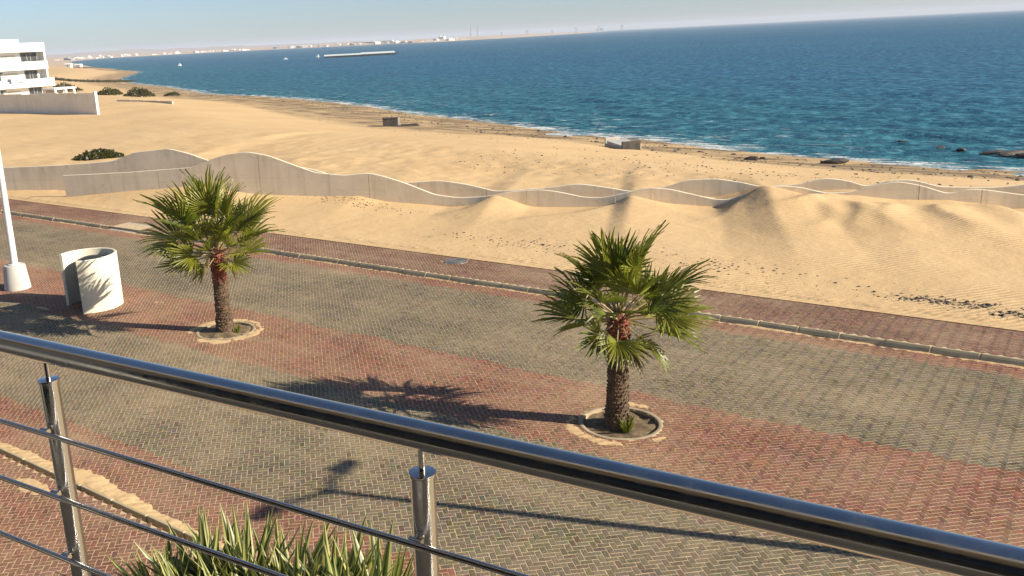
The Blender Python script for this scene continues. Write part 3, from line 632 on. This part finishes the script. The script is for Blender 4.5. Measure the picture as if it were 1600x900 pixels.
# ------------------------------------------------------------------ bushes, rocks and wreckage on the beach
def bush(x, y, rx, ry, h, n, label, rz=0):
    z = landz(x, y); t = empty('bush', (x, y, z), rz); tag(t, label, 'bush', 'low bushes on the sand')
    r_ = np.random.default_rng(int(abs(x*13+y*7))); V = []; Fq = []
    for i in range(n):
        a = r_.uniform(0, 2*math.pi); q = math.sqrt(r_.uniform(0, 1)); zz = h*(1-q**2.2)*r_.uniform(.45, 1.08)*(.65+.6*vnoise(np.array([a*1.6]), np.array([q*3]), int(x))[0])
        c = np.array([rx*q*math.cos(a), ry*q*math.sin(a), zz]); d = r_.normal(0, 1, 3); d[2] = abs(d[2])*.6; d /= np.linalg.norm(d); e = np.cross(d, r_.normal(0, 1, 3)); e /= np.linalg.norm(e)
        L = r_.uniform(.6, 1.2)*.19*(rx**.5); w = L*.42; b0 = len(V); V += [c-e*w*.3, c+d*L*.5-e*w, c+d*L, c+d*L*.5+e*w]; Fq.append((b0, b0+1, b0+2, b0+3))
    link('foliage', np_mesh('foliage', np.array(V), np.array(Fq), MAT['bush']), t)
    m = MB()
    for i in range(7):
        a = r_.uniform(0, 6.28); m.tube((0, 0, -.1), (rx*.5*math.cos(a), ry*.5*math.sin(a), h*.6), .04*rx**.5, .015, 5)
    m.build('stem', MAT['petiole'], t)
bush(-60.6, 38.9, 1.75, 1.2, .50, 2600, 'dark low bush just behind the left end of the wavy walls', .8)
bush(-165.5, 110.6, 2.9, 2.0, 1.3, 1500, 'middle dark bush of the three near the white house', .8)
bush(-153.5, 109.2, 3.2, 2.0, 1.6, 1700, 'widest dark bush right of the yard wall, nearest the sea', .8)
bush(-197, 120, 4.0, 2.4, 1.6, 1700, 'dark bush half hidden behind the carport', .8)
bush(-176, 134.5, 2.0, 1.4, .8, 700, 'small dark bush close to the water beyond the others', .8)

def rock_mesh(seed, flat=.6):
    bm = bmesh.new(); bmesh.ops.create_icosphere(bm, subdivisions=2, radius=1.0); r_ = random.Random(seed)
    pl = [(Vector((r_.gauss(0, 1), r_.gauss(0, 1), r_.gauss(0, 1))).normalized(), r_.uniform(.55, .9)) for _ in range(9)]
    for v in bm.verts:
        for n_, d in pl:
            k_ = v.co.dot(n_)-d
            if k_ > 0: v.co -= n_*k_*.9
        v.co *= 1+r_.uniform(-.04, .04); v.co.z *= flat
    me = bpy.data.meshes.new('rock'); bm.to_mesh(me); bm.free(); me.materials.append(MAT['rock']); return me
RM = [rock_mesh(i, .45+.08*(i % 4)) for i in range(6)]
def rock(x, y, s, label, group=None, z=None, rz=0, mesh=0, sc=(1, 1, 1)):
    o = link('rock', RM[mesh % 6]); o.location = (x, y, (landz(x, y) if z is None else z)+s*.12); o.rotation_euler = (random.uniform(-.2, .2), random.uniform(-.2, .2), rz or random.uniform(0, 6)); o.scale = (s*sc[0], s*sc[1], s*sc[2]); tag(o, label, 'rock', group)
rock(-21.8, 69.3, .55, 'dark flat rock at the waterline, left one of two', mesh=1, rz=.3, sc=(1.1, .6, .9))
rock(-16.1, 70.4, .75, 'longer dark flat rock at the waterline, right one of two', mesh=2, rz=.4, sc=(1.5, .5, .6))
for i, (x, y, s) in enumerate(((-7.4, 79.6, .55), (-6.1, 79.3, .7), (-9.4, 80.4, .5), (-5.0, 78.6, .55), (-14.2, 84.9, .5), (-11, 81.6, .4))):
    rock(x, y, s, ['wet black rock awash in the surf, second from the right edge', 'widest wet black rock awash in the surf near the right edge', 'wet black rock awash left of the widest one', 'rightmost wet black rock awash in the surf', 'lone dark rock awash farthest out from the beach', 'smallest wet rock awash between the lone one and the cluster'][i], 'rocks awash in the surf', SEA_Z-.02, mesh=i, sc=(1.7, .8, .5))
ri = random.Random(3)
for i in range(26):
    u = ri.random(); x = -70+68*u; sdv = ri.uniform(1.0, 7.5)
    y0 = float(np.interp(x, [c[0] for c in SHORE[:22]], [c[1] for c in SHORE[:22]])); y = y0-sdv*1.1
    rock(x, y, ri.uniform(.10, .24), 'small dark stone lying in the scatter along the wet shoreline', 'stones along the shoreline', mesh=i)
def scatter(name, n, fx, mat, smin, smax, seed):                 # pebbles, weed and rubble nobody could count
    r_ = np.random.default_rng(seed); V = []; Fq = []; P = [fx(r_) for _ in range(n)]; P = np.array(P); zz = land(P[:, 0], P[:, 1])
    for (x, y), z in zip(P, zz):
        s = smin*(smax/smin)**(r_.random()**1.8); b0 = len(V); o = np.array([x, y, z])
        q = r_.normal(0, .25, (6, 3)); base = np.array([(1, 0, .1), (0, 1, .1), (-1, 0, .1), (0, -1, .1), (0, 0, .7), (0, 0, -.4)])+q
        V += list(o+base*s*np.array([1, 1, .8])); Fq += [(b0+a, b0+(a+1) % 4, b0+4) for a in range(4)]+[(b0+(a+1) % 4, b0+a, b0+5) for a in range(4)]
    tag(link(name, np_mesh(name, np.array(V), np.array(Fq), mat)), kind='stuff')
def along_shore(lo, hi, x0, x1):
    def f(r_):
        x = r_.uniform(x0, x1); y0 = np.interp(x, [c[0] for c in SHORE[:22]], [c[1] for c in SHORE[:22]]); return (x, y0-r_.uniform(lo, hi)*1.1-1.5*vnoise(np.array([x/6]), np.array([0.]), 12)[0])
    return f
scatter('scrub', 2600, lambda r_: (lambda u: (-338+36*u+r_.normal(0, 2), 201+9*u+r_.normal(0, 3.2)))(r_.random()), MAT['bush'], .3, 1.1, 15)
scatter('shore_weed', 2600, along_shore(.6, 6, -190, 5), MAT['rock'], .03, .15, 1)
scatter('shore_weed', 600, along_shore(5, 18, -120, 5), MAT['rock'], .03, .10, 2)
scatter('rubble', 420, lambda r_: (r_.normal(-3.3, .75), 27.5+r_.normal(0, .2)+.15*math.sin(r_.uniform(0, 6))), MAT['rock'], .012, .07, 3)
scatter('rubble', 130, lambda r_: (r_.normal(-1.2, .35), 26.95+r_.normal(0, .14)), MAT['rock'], .012, .09, 6)
scatter('rubble', 700, lambda r_: (r_.uniform(-22, 3), 26.35+abs(r_.normal(0, .9))), MAT['rock'], .006, .03, 4)
scatter('rubble', 380, lambda r_: (r_.normal(-9.6, 2.0), 28.7+r_.normal(0, .6)), MAT['rock'], .006, .06, 5)
scatter('rubble', 420, lambda r_: (r_.normal(-17.4, 2.2), 29.2+r_.normal(0, .6)), MAT['rock'], .01, .06, 7)
scatter('rubble', 420, lambda r_: (r_.normal(-29.5, 2.0), 33.0+r_.normal(0, .5)), MAT['rock'], .01, .06, 8)
scatter('rubble', 700, lambda r_: (r_.uniform(-34, -8), 46+r_.uniform(0, 9)), MAT['rock'], .015, .09, 9)
z = landz(-69.4, 84.5)
t = empty('concrete_block', (-69.4, 84.5, z), .68); tag(t, 'dark square concrete block standing on the beach near the water', 'concrete block')
m = MB(); m.box(-.9, .9, -.5, .5, -.2, .9); m.box(-.96, .96, -.55, .55, .9, 1.0); m.build('block', MAT['blockdark'], t)
m = MB(); m.box(.97, 1.16, -.46, .46, -.2, .95); m.build('end_slab', MAT['slab'], t)
t = empty('fallen_slab', (-67.4, 85.6, landz(-67.4, 85.6)), .68); tag(t, 'dark slab lying flat right of the square concrete block', 'concrete slab')
m = MB(); m.add([(-1.1,-.5,-.1),(1.2,-.4,-.1),(1.3,.4,-.1),(-1,.5,-.1),(-1.0,-.45,.25),(.9,-.4,.32),(1.25,.35,.1),(-.9,.45,.3)], [(3,2,1,0),(4,5,6,7),(0,1,5,4),(1,2,6,5),(2,3,7,6),(3,0,4,7)]); m.build('slab', MAT['blockdark'], t)
t = empty('ruined_slipway', (-32.4, 70.0, landz(-32.4, 70.0)), -.72); tag(t, 'ruined pale concrete slipway slab tilted at the edge of the water', 'slipway')
m = MB(); m.add([(-2.0,-.7,.25),(1.3,-.8,.05),(1.3,.9,.1),(-2.0,.9,.35),(-2.0,-.7,.5),(1.3,-.8,.42),(1.3,.9,.42),(-2.0,.9,.6)], [(3,2,1,0),(4,5,6,7),(0,1,5,4),(1,2,6,5),(2,3,7,6),(3,0,4,7)]); m.build('slab', MAT['slab'], t)
m = MB(); m.box(-2.5, -2.3, -.7, .6, -.3, .75); m.build('upstand', MAT['slab'], t)
m = MB(); m.box(1.32, 1.55, -.85, .7, -.4, .75); m.build('upstand', MAT['blockdark'], t)

# ------------------------------------------------------------------ lamp posts
def lamp(x, y, lean, label):
    t = empty('street_lamp', (x, y, 0)); tag(t, label, 'street lamp', 'street lamps on the median')
    m = MB(); m.lathe([(0, -.05), (.45, -.05), (.44, .04), (.365, .80), (.345, .845), (.30, .86), (0, .86)], 28); m.build('footing', MAT['slab'], t, True, 35)
    H_ = 6.9; top = Vector((lean[0]*H_, lean[1]*H_, H_)); b0 = Vector((lean[0]*.84, lean[1]*.84, .84))
    m = MB(); m.tube(b0, top, .125, .065, 20); pole = m.build('pole', MAT['lampw'], t, True, 35)
    m = MB(); m.lathe([(.0, .86), (.21, .86), (.21, .885), (.135, .9)], 20, (lean[0]*.86, lean[1]*.86, 0)); m.build('base_plate', MAT['lampw'], pole)
    for sg in (1, -1):
        m = MB(); m.path([top-Vector((0, 0, .1)), top+Vector((0, sg*.35, .03)), top+Vector((0, sg*.82, .10))], [.045, .042, .04], 10); arm = m.build('arm', MAT['lampw'], t, True, 35)
        m = MB(); m.add([(-.17,0,-.03),(.17,0,-.03),(.13,.58,.0),(-.13,.58,.0),(-.12,.03,.12),(.12,.03,.12),(.06,.52,.07),(-.06,.52,.07)], [(3,2,1,0),(4,5,6,7),(0,1,5,4),(1,2,6,5),(2,3,7,6),(3,0,4,7)])
        hd = m.build('lamp_head', MAT['lampw'], t); hd.location = top+Vector((0, sg*.76, .09)); hd.rotation_euler = (.08, 0, 0 if sg > 0 else math.pi)
        m = MB(); m.box(-.09, .09, .16, .48, -.048, -.022); m.build('lens', MAT['glassdark'], hd)
lamp(-29.85, 15.25, (.016, .013), 'pale lamp post on a round footing at the left edge beside the white screen')
lamp(3.05, 15.25, (0, 0), 'lamp post outside the right edge whose long thin shadow crosses the road')

# ------------------------------------------------------------------ round white bin screen with an opening
t = empty('bin_screen', (-25.35, 15.33, 0)); tag(t, 'round white plastered bin screen with an opening, on the red median', 'bin screen')
def arc_wall(a0, a1, r, th, z0, z1, n):
    m = MB(); vs = []
    for i in range(n+1):
        a = math.radians(a0+(a1-a0)*i/n); c, s_ = math.cos(a), math.sin(a)
        for rr, z in ((r, z0), (r, z1-.015), (r-.015, z1), (r-th+.015, z1), (r-th, z1-.015), (r-th, z0)): vs.append((rr*c, rr*s_, z))
    fs = [(i*6+j, (i+1)*6+j, (i+1)*6+j+1, i*6+j+1) for i in range(n) for j in range(5)]+[tuple(range(6)), tuple(range(n*6, n*6+6))[::-1]]
    m.add(vs, fs); return m
base = math.degrees(math.atan2(-.517, .857))
arc_wall(base-19, base+28, .93, .09, -.05, 1.69, 20).build('front_panel', MAT['plaster'], t, True, 30)
arc_wall(base+28.6, base+240, .93, .09, -.05, 1.70, 56).build('curved_wall', MAT['plaster'], t, True, 30)
arc_wall(base-21, base-19.05, .935, .10, -.05, 1.695, 3).build('end_post', MAT['plaster'], t)

t = empty('dark_drum', (-25.50, 15.62, 0)); tag(t, 'added dark drum standing in for the shade inside the round white screen', 'filler')  # added dark drum, darkens the shaded inside seen over the rim
m = MB(); m.lathe([(0, .02), (.40, .02), (.46, 1.36), (.49, 1.37), (.49, 1.42), (.44, 1.42)], 28); m.build('body', MAT['dark'], t, True, 35)
m = MB(); m.lathe([(.50, 1.40), (.50, 1.45), (.30, 1.53), (0, 1.56)], 28); m.build('lid', MAT['dark'], t, True, 35)

# ------------------------------------------------------------------ fan palms
def fan_leaf(seed):
    r_ = random.Random(seed); m = MB(); NS = 30; A = math.radians(r_.uniform(90, 125)); Lp = .46; R = .56
    fold = r_.uniform(.25, .85); droop = r_.uniform(.06, .26); cup = r_.uniform(.0, .12)
    def shape(a, rr, lift):
        x = math.cos(a)*rr; y = math.sin(a)*rr; q = rr/R
        z = fold*abs(y)*.75-droop*R*q**2.6*(.5+.5*r_.random()*.4)+lift-cup*q*q*.3
        return (Lp+x, y*(1-.18*fold), z)
    for i in range(NS):
        a0 = -A+2*A*i/NS; a1 = -A+2*A*(i+1)/NS; am = (a0+a1)/2; ln = R*(.66+.34*math.cos(am*.62))*r_.uniform(.80, 1.07); half = (a1-a0)/2
        ab = r_.gauss(0, .05); vs = []; rads = [.06, .32, .55, .78, 1.0]; wid = [1.0, 1.0, .88, .52, .05]; tipd = [0, 0, 0, -.010, -.045*r_.uniform(.3, 1.6)]
        for q, w, td in zip(rads, wid, tipd):
            rr = ln*q; aa = am+ab*q
            vs.append(shape(aa-half*w, rr, td)); vs.append(shape(aa, rr, td+.011*w*min(1, q*3))); vs.append(shape(aa+half*w, rr, td))
        m.add(vs, [(k_*3+c, k_*3+c+1, (k_+1)*3+c+1, (k_+1)*3+c) for k_ in range(4) for c in (0, 1)])
    p = MB(); p.path([(0, 0, 0), (Lp*.5, 0, .012), (Lp*1.03, 0, .0)], [.020, .012, .008], 5)
    return m.mesh('leaf', MAT['palm']), p.mesh('petiole', MAT['petiole'])
LEAVES = [fan_leaf(i) for i in range(10)]
DRY = []  # withered leaves
for i in range(2):
    d_ = LEAVES[i][0].copy(); d_.materials[0] = MAT['palmdry']; DRY.append((d_, LEAVES[i][1]))
def palm(x, y, th, tips, seed, label, dry):
    r_ = random.Random(seed); t = empty('palm_tree', (x, y, 0)); tag(t, label, 'palm tree', 'fan palms on the median')
    n = 22; prof = [(.255, -.25), (.245, .1), (.205, .5), (.19, 1.2), (.195, th-.5), (.19, th-.15), (.16, th+.12), (0, th+.2)]
    m = MB(); m.lathe(prof, n); tr = m.build('trunk', MAT['bark'], t, True)
    # old leaf bases wrapped round the trunk
    m = MB(); rows = int(th/.082)
    for k_ in range(rows):
        z = .04+k_*.082; rr = float(np.interp(z, [p[1] for p in prof], [p[0] for p in prof])); nb = 15
        for i in range(nb):
            a = 2*math.pi*(i+.5*(k_ % 2))/nb+r_.gauss(0, .04); w = .055*r_.uniform(.8, 1.15); up = r_.uniform(.06, .105); out = r_.uniform(.018, .05)*(1.5 if z > th-.55 else 1)
            er = Vector((math.cos(a), math.sin(a), 0)); et = Vector((-math.sin(a), math.cos(a), 0)); o = er*(rr-.012)+Vector((0, 0, z))
            m.add([o-et*w, o+et*w, o+et*w*.45+er*out+Vector((0, 0, up)), o-et*w*.45+er*out+Vector((0, 0, up)), o-et*w*.4+Vector((0, 0, up*1.15)), o+et*w*.4+Vector((0, 0, up*1.15))], [(0,1,2,3),(3,2,5,4),(1,5,2),(0,3,4)])
    tag(m.build('leaf_bases', MAT['bark'], tr), kind='stuff')
    RT = Vector((.7804, .6252, 0)); TW = Vector((.6252, -.7804, 0))
    tips = list(tips)+[(1.35*math.cos(k_*2.4)*r_.uniform(.6, 1), r_.uniform(-.3, 1.25), 1.35*math.sin(k_*2.4)*r_.uniform(.6, 1)) for k_ in range(5)]
    for q, tip in enumerate(tips):
        rgt, up, tw = tip[:3]; v = RT*rgt+Vector((0, 0, up))+TW*tw; L = v.length; d = v.normalized()
        zax = Vector((0, 0, 1)) if abs(d.z) < .93 else -Vector((d.x, d.y, 0)).normalized()-TW*.6
        zax = (zax-d*zax.dot(d)).normalized(); yax = zax.cross(d)
        tw_ = (tip[3] if len(tip) > 3 else 0)+r_.gauss(0, .35)
        R_ = Matrix((d, yax, zax)).transposed().to_4x4() @ Matrix.Rotation(tw_, 4, 'X')
        isdry = q in dry; ms = (DRY[q % 2] if isdry else LEAVES[r_.randrange(len(LEAVES))])
        lf = link('leaf', ms[0], t); off = d*.10; R_.translation = Vector((off.x, off.y, th-.06+max(0, up)*.10)); lf.matrix_local = R_ @ Matrix.Diagonal((L, L*r_.uniform(.8, 1.1), L, 1))
        link('petiole', ms[1], lf)
    return t
tipsR = [(-.50,1.78,.2,1.15),(.10,1.30,.75,0),(.72,1.80,.05,-.9),(1.82,.85,-.2,.2),(1.72,.10,.3,.3),(1.5,-.45,.45,.3),(.75,-.80,.85,0),(-1.60,.20,.2,-.3),(-1.35,.85,.1,-.5),(-1.0,1.30,-.5,.5),(-.95,-.25,.95,-.3),(-.35,-.45,1.25,0),(1.1,.45,-1.1,0),(.45,1.45,-.7,0),(-.2,1.50,-.8,0),(-1.2,.25,-1.0,0),(.3,.55,-1.5,0),(.75,.55,1.25,.2),(-.7,.55,1.25,-.3),(.1,-.6,-1.3,0),(-1.15,-.35,-.5,0),(1.25,.75,.6,.5),(-.2,.9,-1.3,0),(1.2,-.25,-.75,0),(-.1,1.75,.15,.2),(.2,-.75,.9,.3)]
palm(-7.34, 15.72, 2.26, tipsR, 3, 'larger fan palm right of centre with a dark green crown', (19, 25))
tipsL = [(.0,2.30,.2,0),(-1.05,1.90,.2,1.1),(-1.80,1.60,.0,.2),(-1.95,.90,.2,-.4),(-1.85,.30,.3,-.3),(-1.45,-.20,.6,-.2),(1.72,1.45,-.1,.3),(1.72,.72,.1,.2),(1.50,.15,.4,.2),(.95,-.30,.8,.2),(-.65,2.1,-.6,0),(.55,1.85,-.5,0),(.4,1.2,1.0,0),(-.6,1.0,1.15,0),(.9,.6,1.15,.2),(-1.0,.3,1.1,-.2),(.2,.8,-1.6,0),(-.9,.9,-1.2,0),(1.0,.9,-1.2,0),(1.1,1.35,.5,.4),(-1.2,1.2,.6,-.3),(-.3,-.45,1.1,0),(.2,-.5,-1.2,0),(.25,2.1,-.2,.3),(-.2,.5,1.3,0),(.6,-.5,.7,.1)]
palm(-19.40, 15.72, 2.28, tipsL, 8, 'fan palm left of centre, beside the round white screen', (21, 22, 25))
for (x, y), l in zip(PITS, ('sunken round tree pit with a pale rim under the right palm', 'sand-choked round tree pit with a pale rim under the left palm')):
    t = empty('tree_pit', (x, y, 0)); tag(t, l, 'tree pit', 'tree pits in the median')
    m = MB(); m.lathe([(PIT_R-.085, -.24), (PIT_R-.085, .004), (PIT_R-.075, .010), (PIT_R-.012, .010), (PIT_R, .006), (PIT_R, -.1)], 44); m.build('rim', MAT['ring'], t, True, 40)
    nr, na = 9, 40; vs = []; ph = random.random()*9
    for i in range(nr+1):
        for j in range(na):
            r0 = (PIT_R-.08)*i/nr; a = 2*math.pi*j/na; vs.append((r0*math.cos(a), r0*math.sin(a), (-.11 if x > -15 else -.09)+.10*vnoise(np.array([r0*math.cos(a)*5+ph]), np.array([r0*math.sin(a)*5]), 2)[0]+(.10 if x < -15 else .03)*(1-i/nr)))
    m = MB(); m.add(vs, [(i*na+j, (i+1)*na+j, (i+1)*na+(j+1) % na, i*na+(j+1) % na) for i in range(nr) for j in range(na)]); m.build('soil', MAT['soil'], t, True)
# weeds sprouting beside the right palm
def tuft(x, y, z, n, L, label, name='weed_tuft'):
    t = empty(name, (x, y, z)); tag(t, label, 'weed')
    for i in range(n):
        a = random.uniform(0, 6.28); m = MB(); h = L*random.uniform(.6, 1); o = L*random.uniform(.2, .7); w = .018; e = Vector((-math.sin(a), math.cos(a), 0)); d = Vector((math.cos(a), math.sin(a), 0)); s0 = d*random.uniform(0, .08)
        m.add([s0-e*w*.4, s0+e*w*.4, s0+d*o*.5+e*w+Vector((0, 0, h*.7)), s0+d*o*.5-e*w+Vector((0, 0, h*.7)), s0+d*o+Vector((0, 0, h))], [(0,1,2,3),(3,2,4)]); m.build('leaf', MAT['palm'], t)
tuft(-7.06, 15.55, -.10, 46, .42, 'yellow-green weeds sprouting in the pit at the foot of the right palm')
tuft(-19.05, 15.85, -.05, 18, .26, 'few short weeds beside the foot of the left palm')

# ------------------------------------------------------------------ variegated strap-leaved plants below the balcony
def strap_mesh(seed):
    r_ = random.Random(seed); m = MB(); n = 7; bend = r_.uniform(.05, .35); cols = []; w0 = r_.uniform(.036, .05); vs = []
    dark = np.array([.045, .075, .018])*r_.uniform(.7, 1.3); pale = np.array([.52, .49, .17])*r_.uniform(.75, 1.15)
    for i in range(n+1):
        u = i/n; x = bend*u*u; z = u*(1-.18*bend*u); w = w0*(math.sin(math.pi*min(1, .18+.82*u))**.6)*(1-u**5)+.001
        for s_ in (-1, -.45, 0, .45, 1): vs.append((x-.35*w*abs(s_)*-1, s_*w, z)); 
    fs = [(i*5+j, (i+1)*5+j, (i+1)*5+j+1, i*5+j+1) for i in range(n) for j in range(4)]; m.add(vs, fs); me = m.mesh('leaf', MAT['strap'])
    c = []
    for i in range(n):
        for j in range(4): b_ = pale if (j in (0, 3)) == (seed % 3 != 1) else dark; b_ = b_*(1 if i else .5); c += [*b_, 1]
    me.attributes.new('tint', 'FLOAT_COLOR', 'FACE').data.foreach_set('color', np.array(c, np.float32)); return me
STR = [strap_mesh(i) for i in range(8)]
def strap_plant(x, y, n, L, label, seed):
    r_ = random.Random(seed); t = empty('strap_leaved_plant', (x, y, .06)); tag(t, label, 'plant', 'strap-leaved plants in the bed below the balcony')
    for i in range(n):
        a = i*2.399+r_.uniform(-.3, .3); q = (i+.5)/n; tilt = .04+.58*q**1.1+r_.gauss(0, .08); o = link('leaf', STR[r_.randrange(8)], t); l = 1.34*L*r_.uniform(.72, 1.08)*(1-.12*q)
        o.matrix_local = Matrix.Translation((.07*math.cos(a)*q, .07*math.sin(a)*q, 0)) @ Matrix.Rotation(a, 4, 'Z') @ Matrix.Rotation(tilt, 4, 'Y') @ Matrix.Rotation(r_.gauss(0, .5), 4, 'Z') @ Matrix.Diagonal((l, 1.05*l, l, 1))
    m = MB(); m.lathe([(.06, -.05), (.07, .05), (.03, .12), (0, .13)], 8); m.build('stem', MAT['petiole'], t)
PL = [(-9.35,6.05,40,1.12,'leftmost strap-leaved plant of the bed at the bottom edge'),(-9.05,6.50,44,1.28,'pale strap-leaved plant second from the left in the bed'),(-8.75,6.05,40,1.20,'strap-leaved plant in front of the pale one on the left'),(-8.50,6.75,44,1.34,'strap-leaved plant with the longest single leaf, left of the middle'),(-8.05,6.25,40,1.25,'strap-leaved plant in the front middle of the bed, leaning left'),(-7.95,6.95,46,1.30,'dark-hearted strap-leaved plant at the back middle of the bed'),(-7.45,6.60,44,1.28,'strap-leaved plant right of the dark-hearted one'),(-7.35,7.20,46,1.32,'tall strap-leaved plant at the back of the bed, third from the right'),(-6.85,6.95,44,1.28,'pale strap-leaved plant second from the right in the bed'),(-6.75,7.42,46,1.28,'rightmost strap-leaved plant, beside the nearer railing post'),(-6.4,7.05,40,1.1,'strap-leaved plant mostly cut off by the bottom edge')]
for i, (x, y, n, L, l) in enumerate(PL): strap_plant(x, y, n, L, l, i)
b = MB(); b.lathe([(0, .10), (.5, .11), (.9, .107), (1.0, .09)], 40); bd = b.build('planting_bed', MAT['soil']); bd.location = (-7.9, 6.75, .012); bd.scale = (2.0, .75, 1.0); bd.rotation_euler = (0, 0, .35); tag(bd, kind='structure')

# ------------------------------------------------------------------ balcony railing of polished tube
RD = Vector((-.995125, -.0986205, 0)); RN = Vector((.0986205, -.995125, 0)); P2 = Vector((-.84664, 1.06607, 0)); RZ = 7.1203
t = empty('balcony_railing', (P2.x, P2.y, 6.05)); tag(t, 'polished stainless steel balcony railing across the foreground', 'railing')
org = Vector((P2.x, P2.y, 6.05))
def rel(v): return v-org
m = MB(); m.tube(rel(P2-RD*4.2+Vector((0, 0, RZ))), rel(P2+RD*4.5+Vector((0, 0, RZ))), .0254, n=48); m.build('handrail', MAT['steel'], t, True, 40)
for tt in (-2.0, -1.0, 0, .987, 1.98, 2.97):
    b0 = P2+RD*tt; m = MB(); m.lathe([(0, 0), (.0212, 0), (.0212, .998), (.0, .998)], 32, rel(b0+Vector((0, 0, 6.05)))); po = m.build('post', MAT['steel'], t, True, 40)
    m = MB(); m.lathe([(0, .998), (.0232, .998), (.0234, 1.001), (.0232, 1.004), (.0, 1.006)], 32, rel(b0+Vector((0, 0, 6.05)))); m.build('cap', MAT['steel'], po, True, 40)
    m = MB(); m.lathe([(.0062, 1.0), (.0062, 1.052)], 16, rel(b0+Vector((0, 0, 6.05)))); m.build('stem', MAT['steel'], po, True, 40)
    m = MB(); m.lathe([(0, .004), (.05, .004), (.05, .0)], 24, rel(b0+Vector((0, 0, 6.05)))); m.build('foot_plate', MAT['steel'], po)
    for z in (6.939, 6.783, 6.62, 6.46, 6.30):
        m = MB(); m.tube(rel(b0+RN*.018+Vector((0, 0, z))), rel(b0+RN*.036+Vector((0, 0, z))), .0045, n=10); m.tube(rel(b0+RN*.030-RD*.012+Vector((0, 0, z))), rel(b0+RN*.030+RD*.012+Vector((0, 0, z))), .0068, n=10); m.build('bracket', MAT['steel'], po, True, 40)
for z in (6.939, 6.783, 6.62, 6.46, 6.30):
    m = MB(); m.tube(rel(P2+RN*.041-RD*4.2+Vector((0, 0, z))), rel(P2+RN*.041+RD*4.5+Vector((0, 0, z))), .0060, n=16); m.build('bar', MAT['steel'], t, True, 40)
# the house the photograph was taken from (mirrored in the rail)
t = empty('apartment_house', (P2.x, P2.y, 0), math.atan2(-RD.y, -RD.x)); tag(t, 'apartment house the balcony belongs to, mirrored dark in the handrail', 'house')
m = MB(); m.box(-7, 7, -1.75, .12, 5.83, 6.05); m.build('balcony_slab', MAT['floortile'], t)
m = MB(); m.box(-7, -2.9, -2.1, -1.76, 0, 12); m.box(3.2, 7, -2.1, -1.76, 0, 12); m.box(-2.9, 3.2, -2.1, -1.76, 0, 6.06); m.box(-2.9, 3.2, -2.1, -1.76, 8.5, 12); m.build('wall', MAT['recess'], t)
m = MB(); m.box(-2.9, 3.2, -2.0, -1.97, 6.06, 8.5); m.build('glass_door', MAT['doorglass'], t)
m = MB(); m.box(-7, 7, -1.755, -.9, 8.75, 8.95); m.build('upper_slab', MAT['ramp'], t)

# ------------------------------------------------------------------ sea air
m = MB(); m.box(-15600, 12600, -1500, 16600, -60, 75); hz = m.build('haze'); tag(hz, kind='stuff')
hm_ = bpy.data.materials.new('haze'); hm_.use_nodes = True; nt = hm_.node_tree; nt.nodes.remove(nt.nodes['Principled BSDF'])
pv = nt.nodes.new('ShaderNodeVolumePrincipled'); pv.inputs['Color'].default_value = (.82, .88, 1.0, 1); pv.inputs['Density'].default_value = .00013; pv.inputs['Anisotropy'].default_value = .0
nt.links.new(pv.outputs[0], nt.nodes['Material Output'].inputs['Volume']); hz.data.materials.append(hm_)
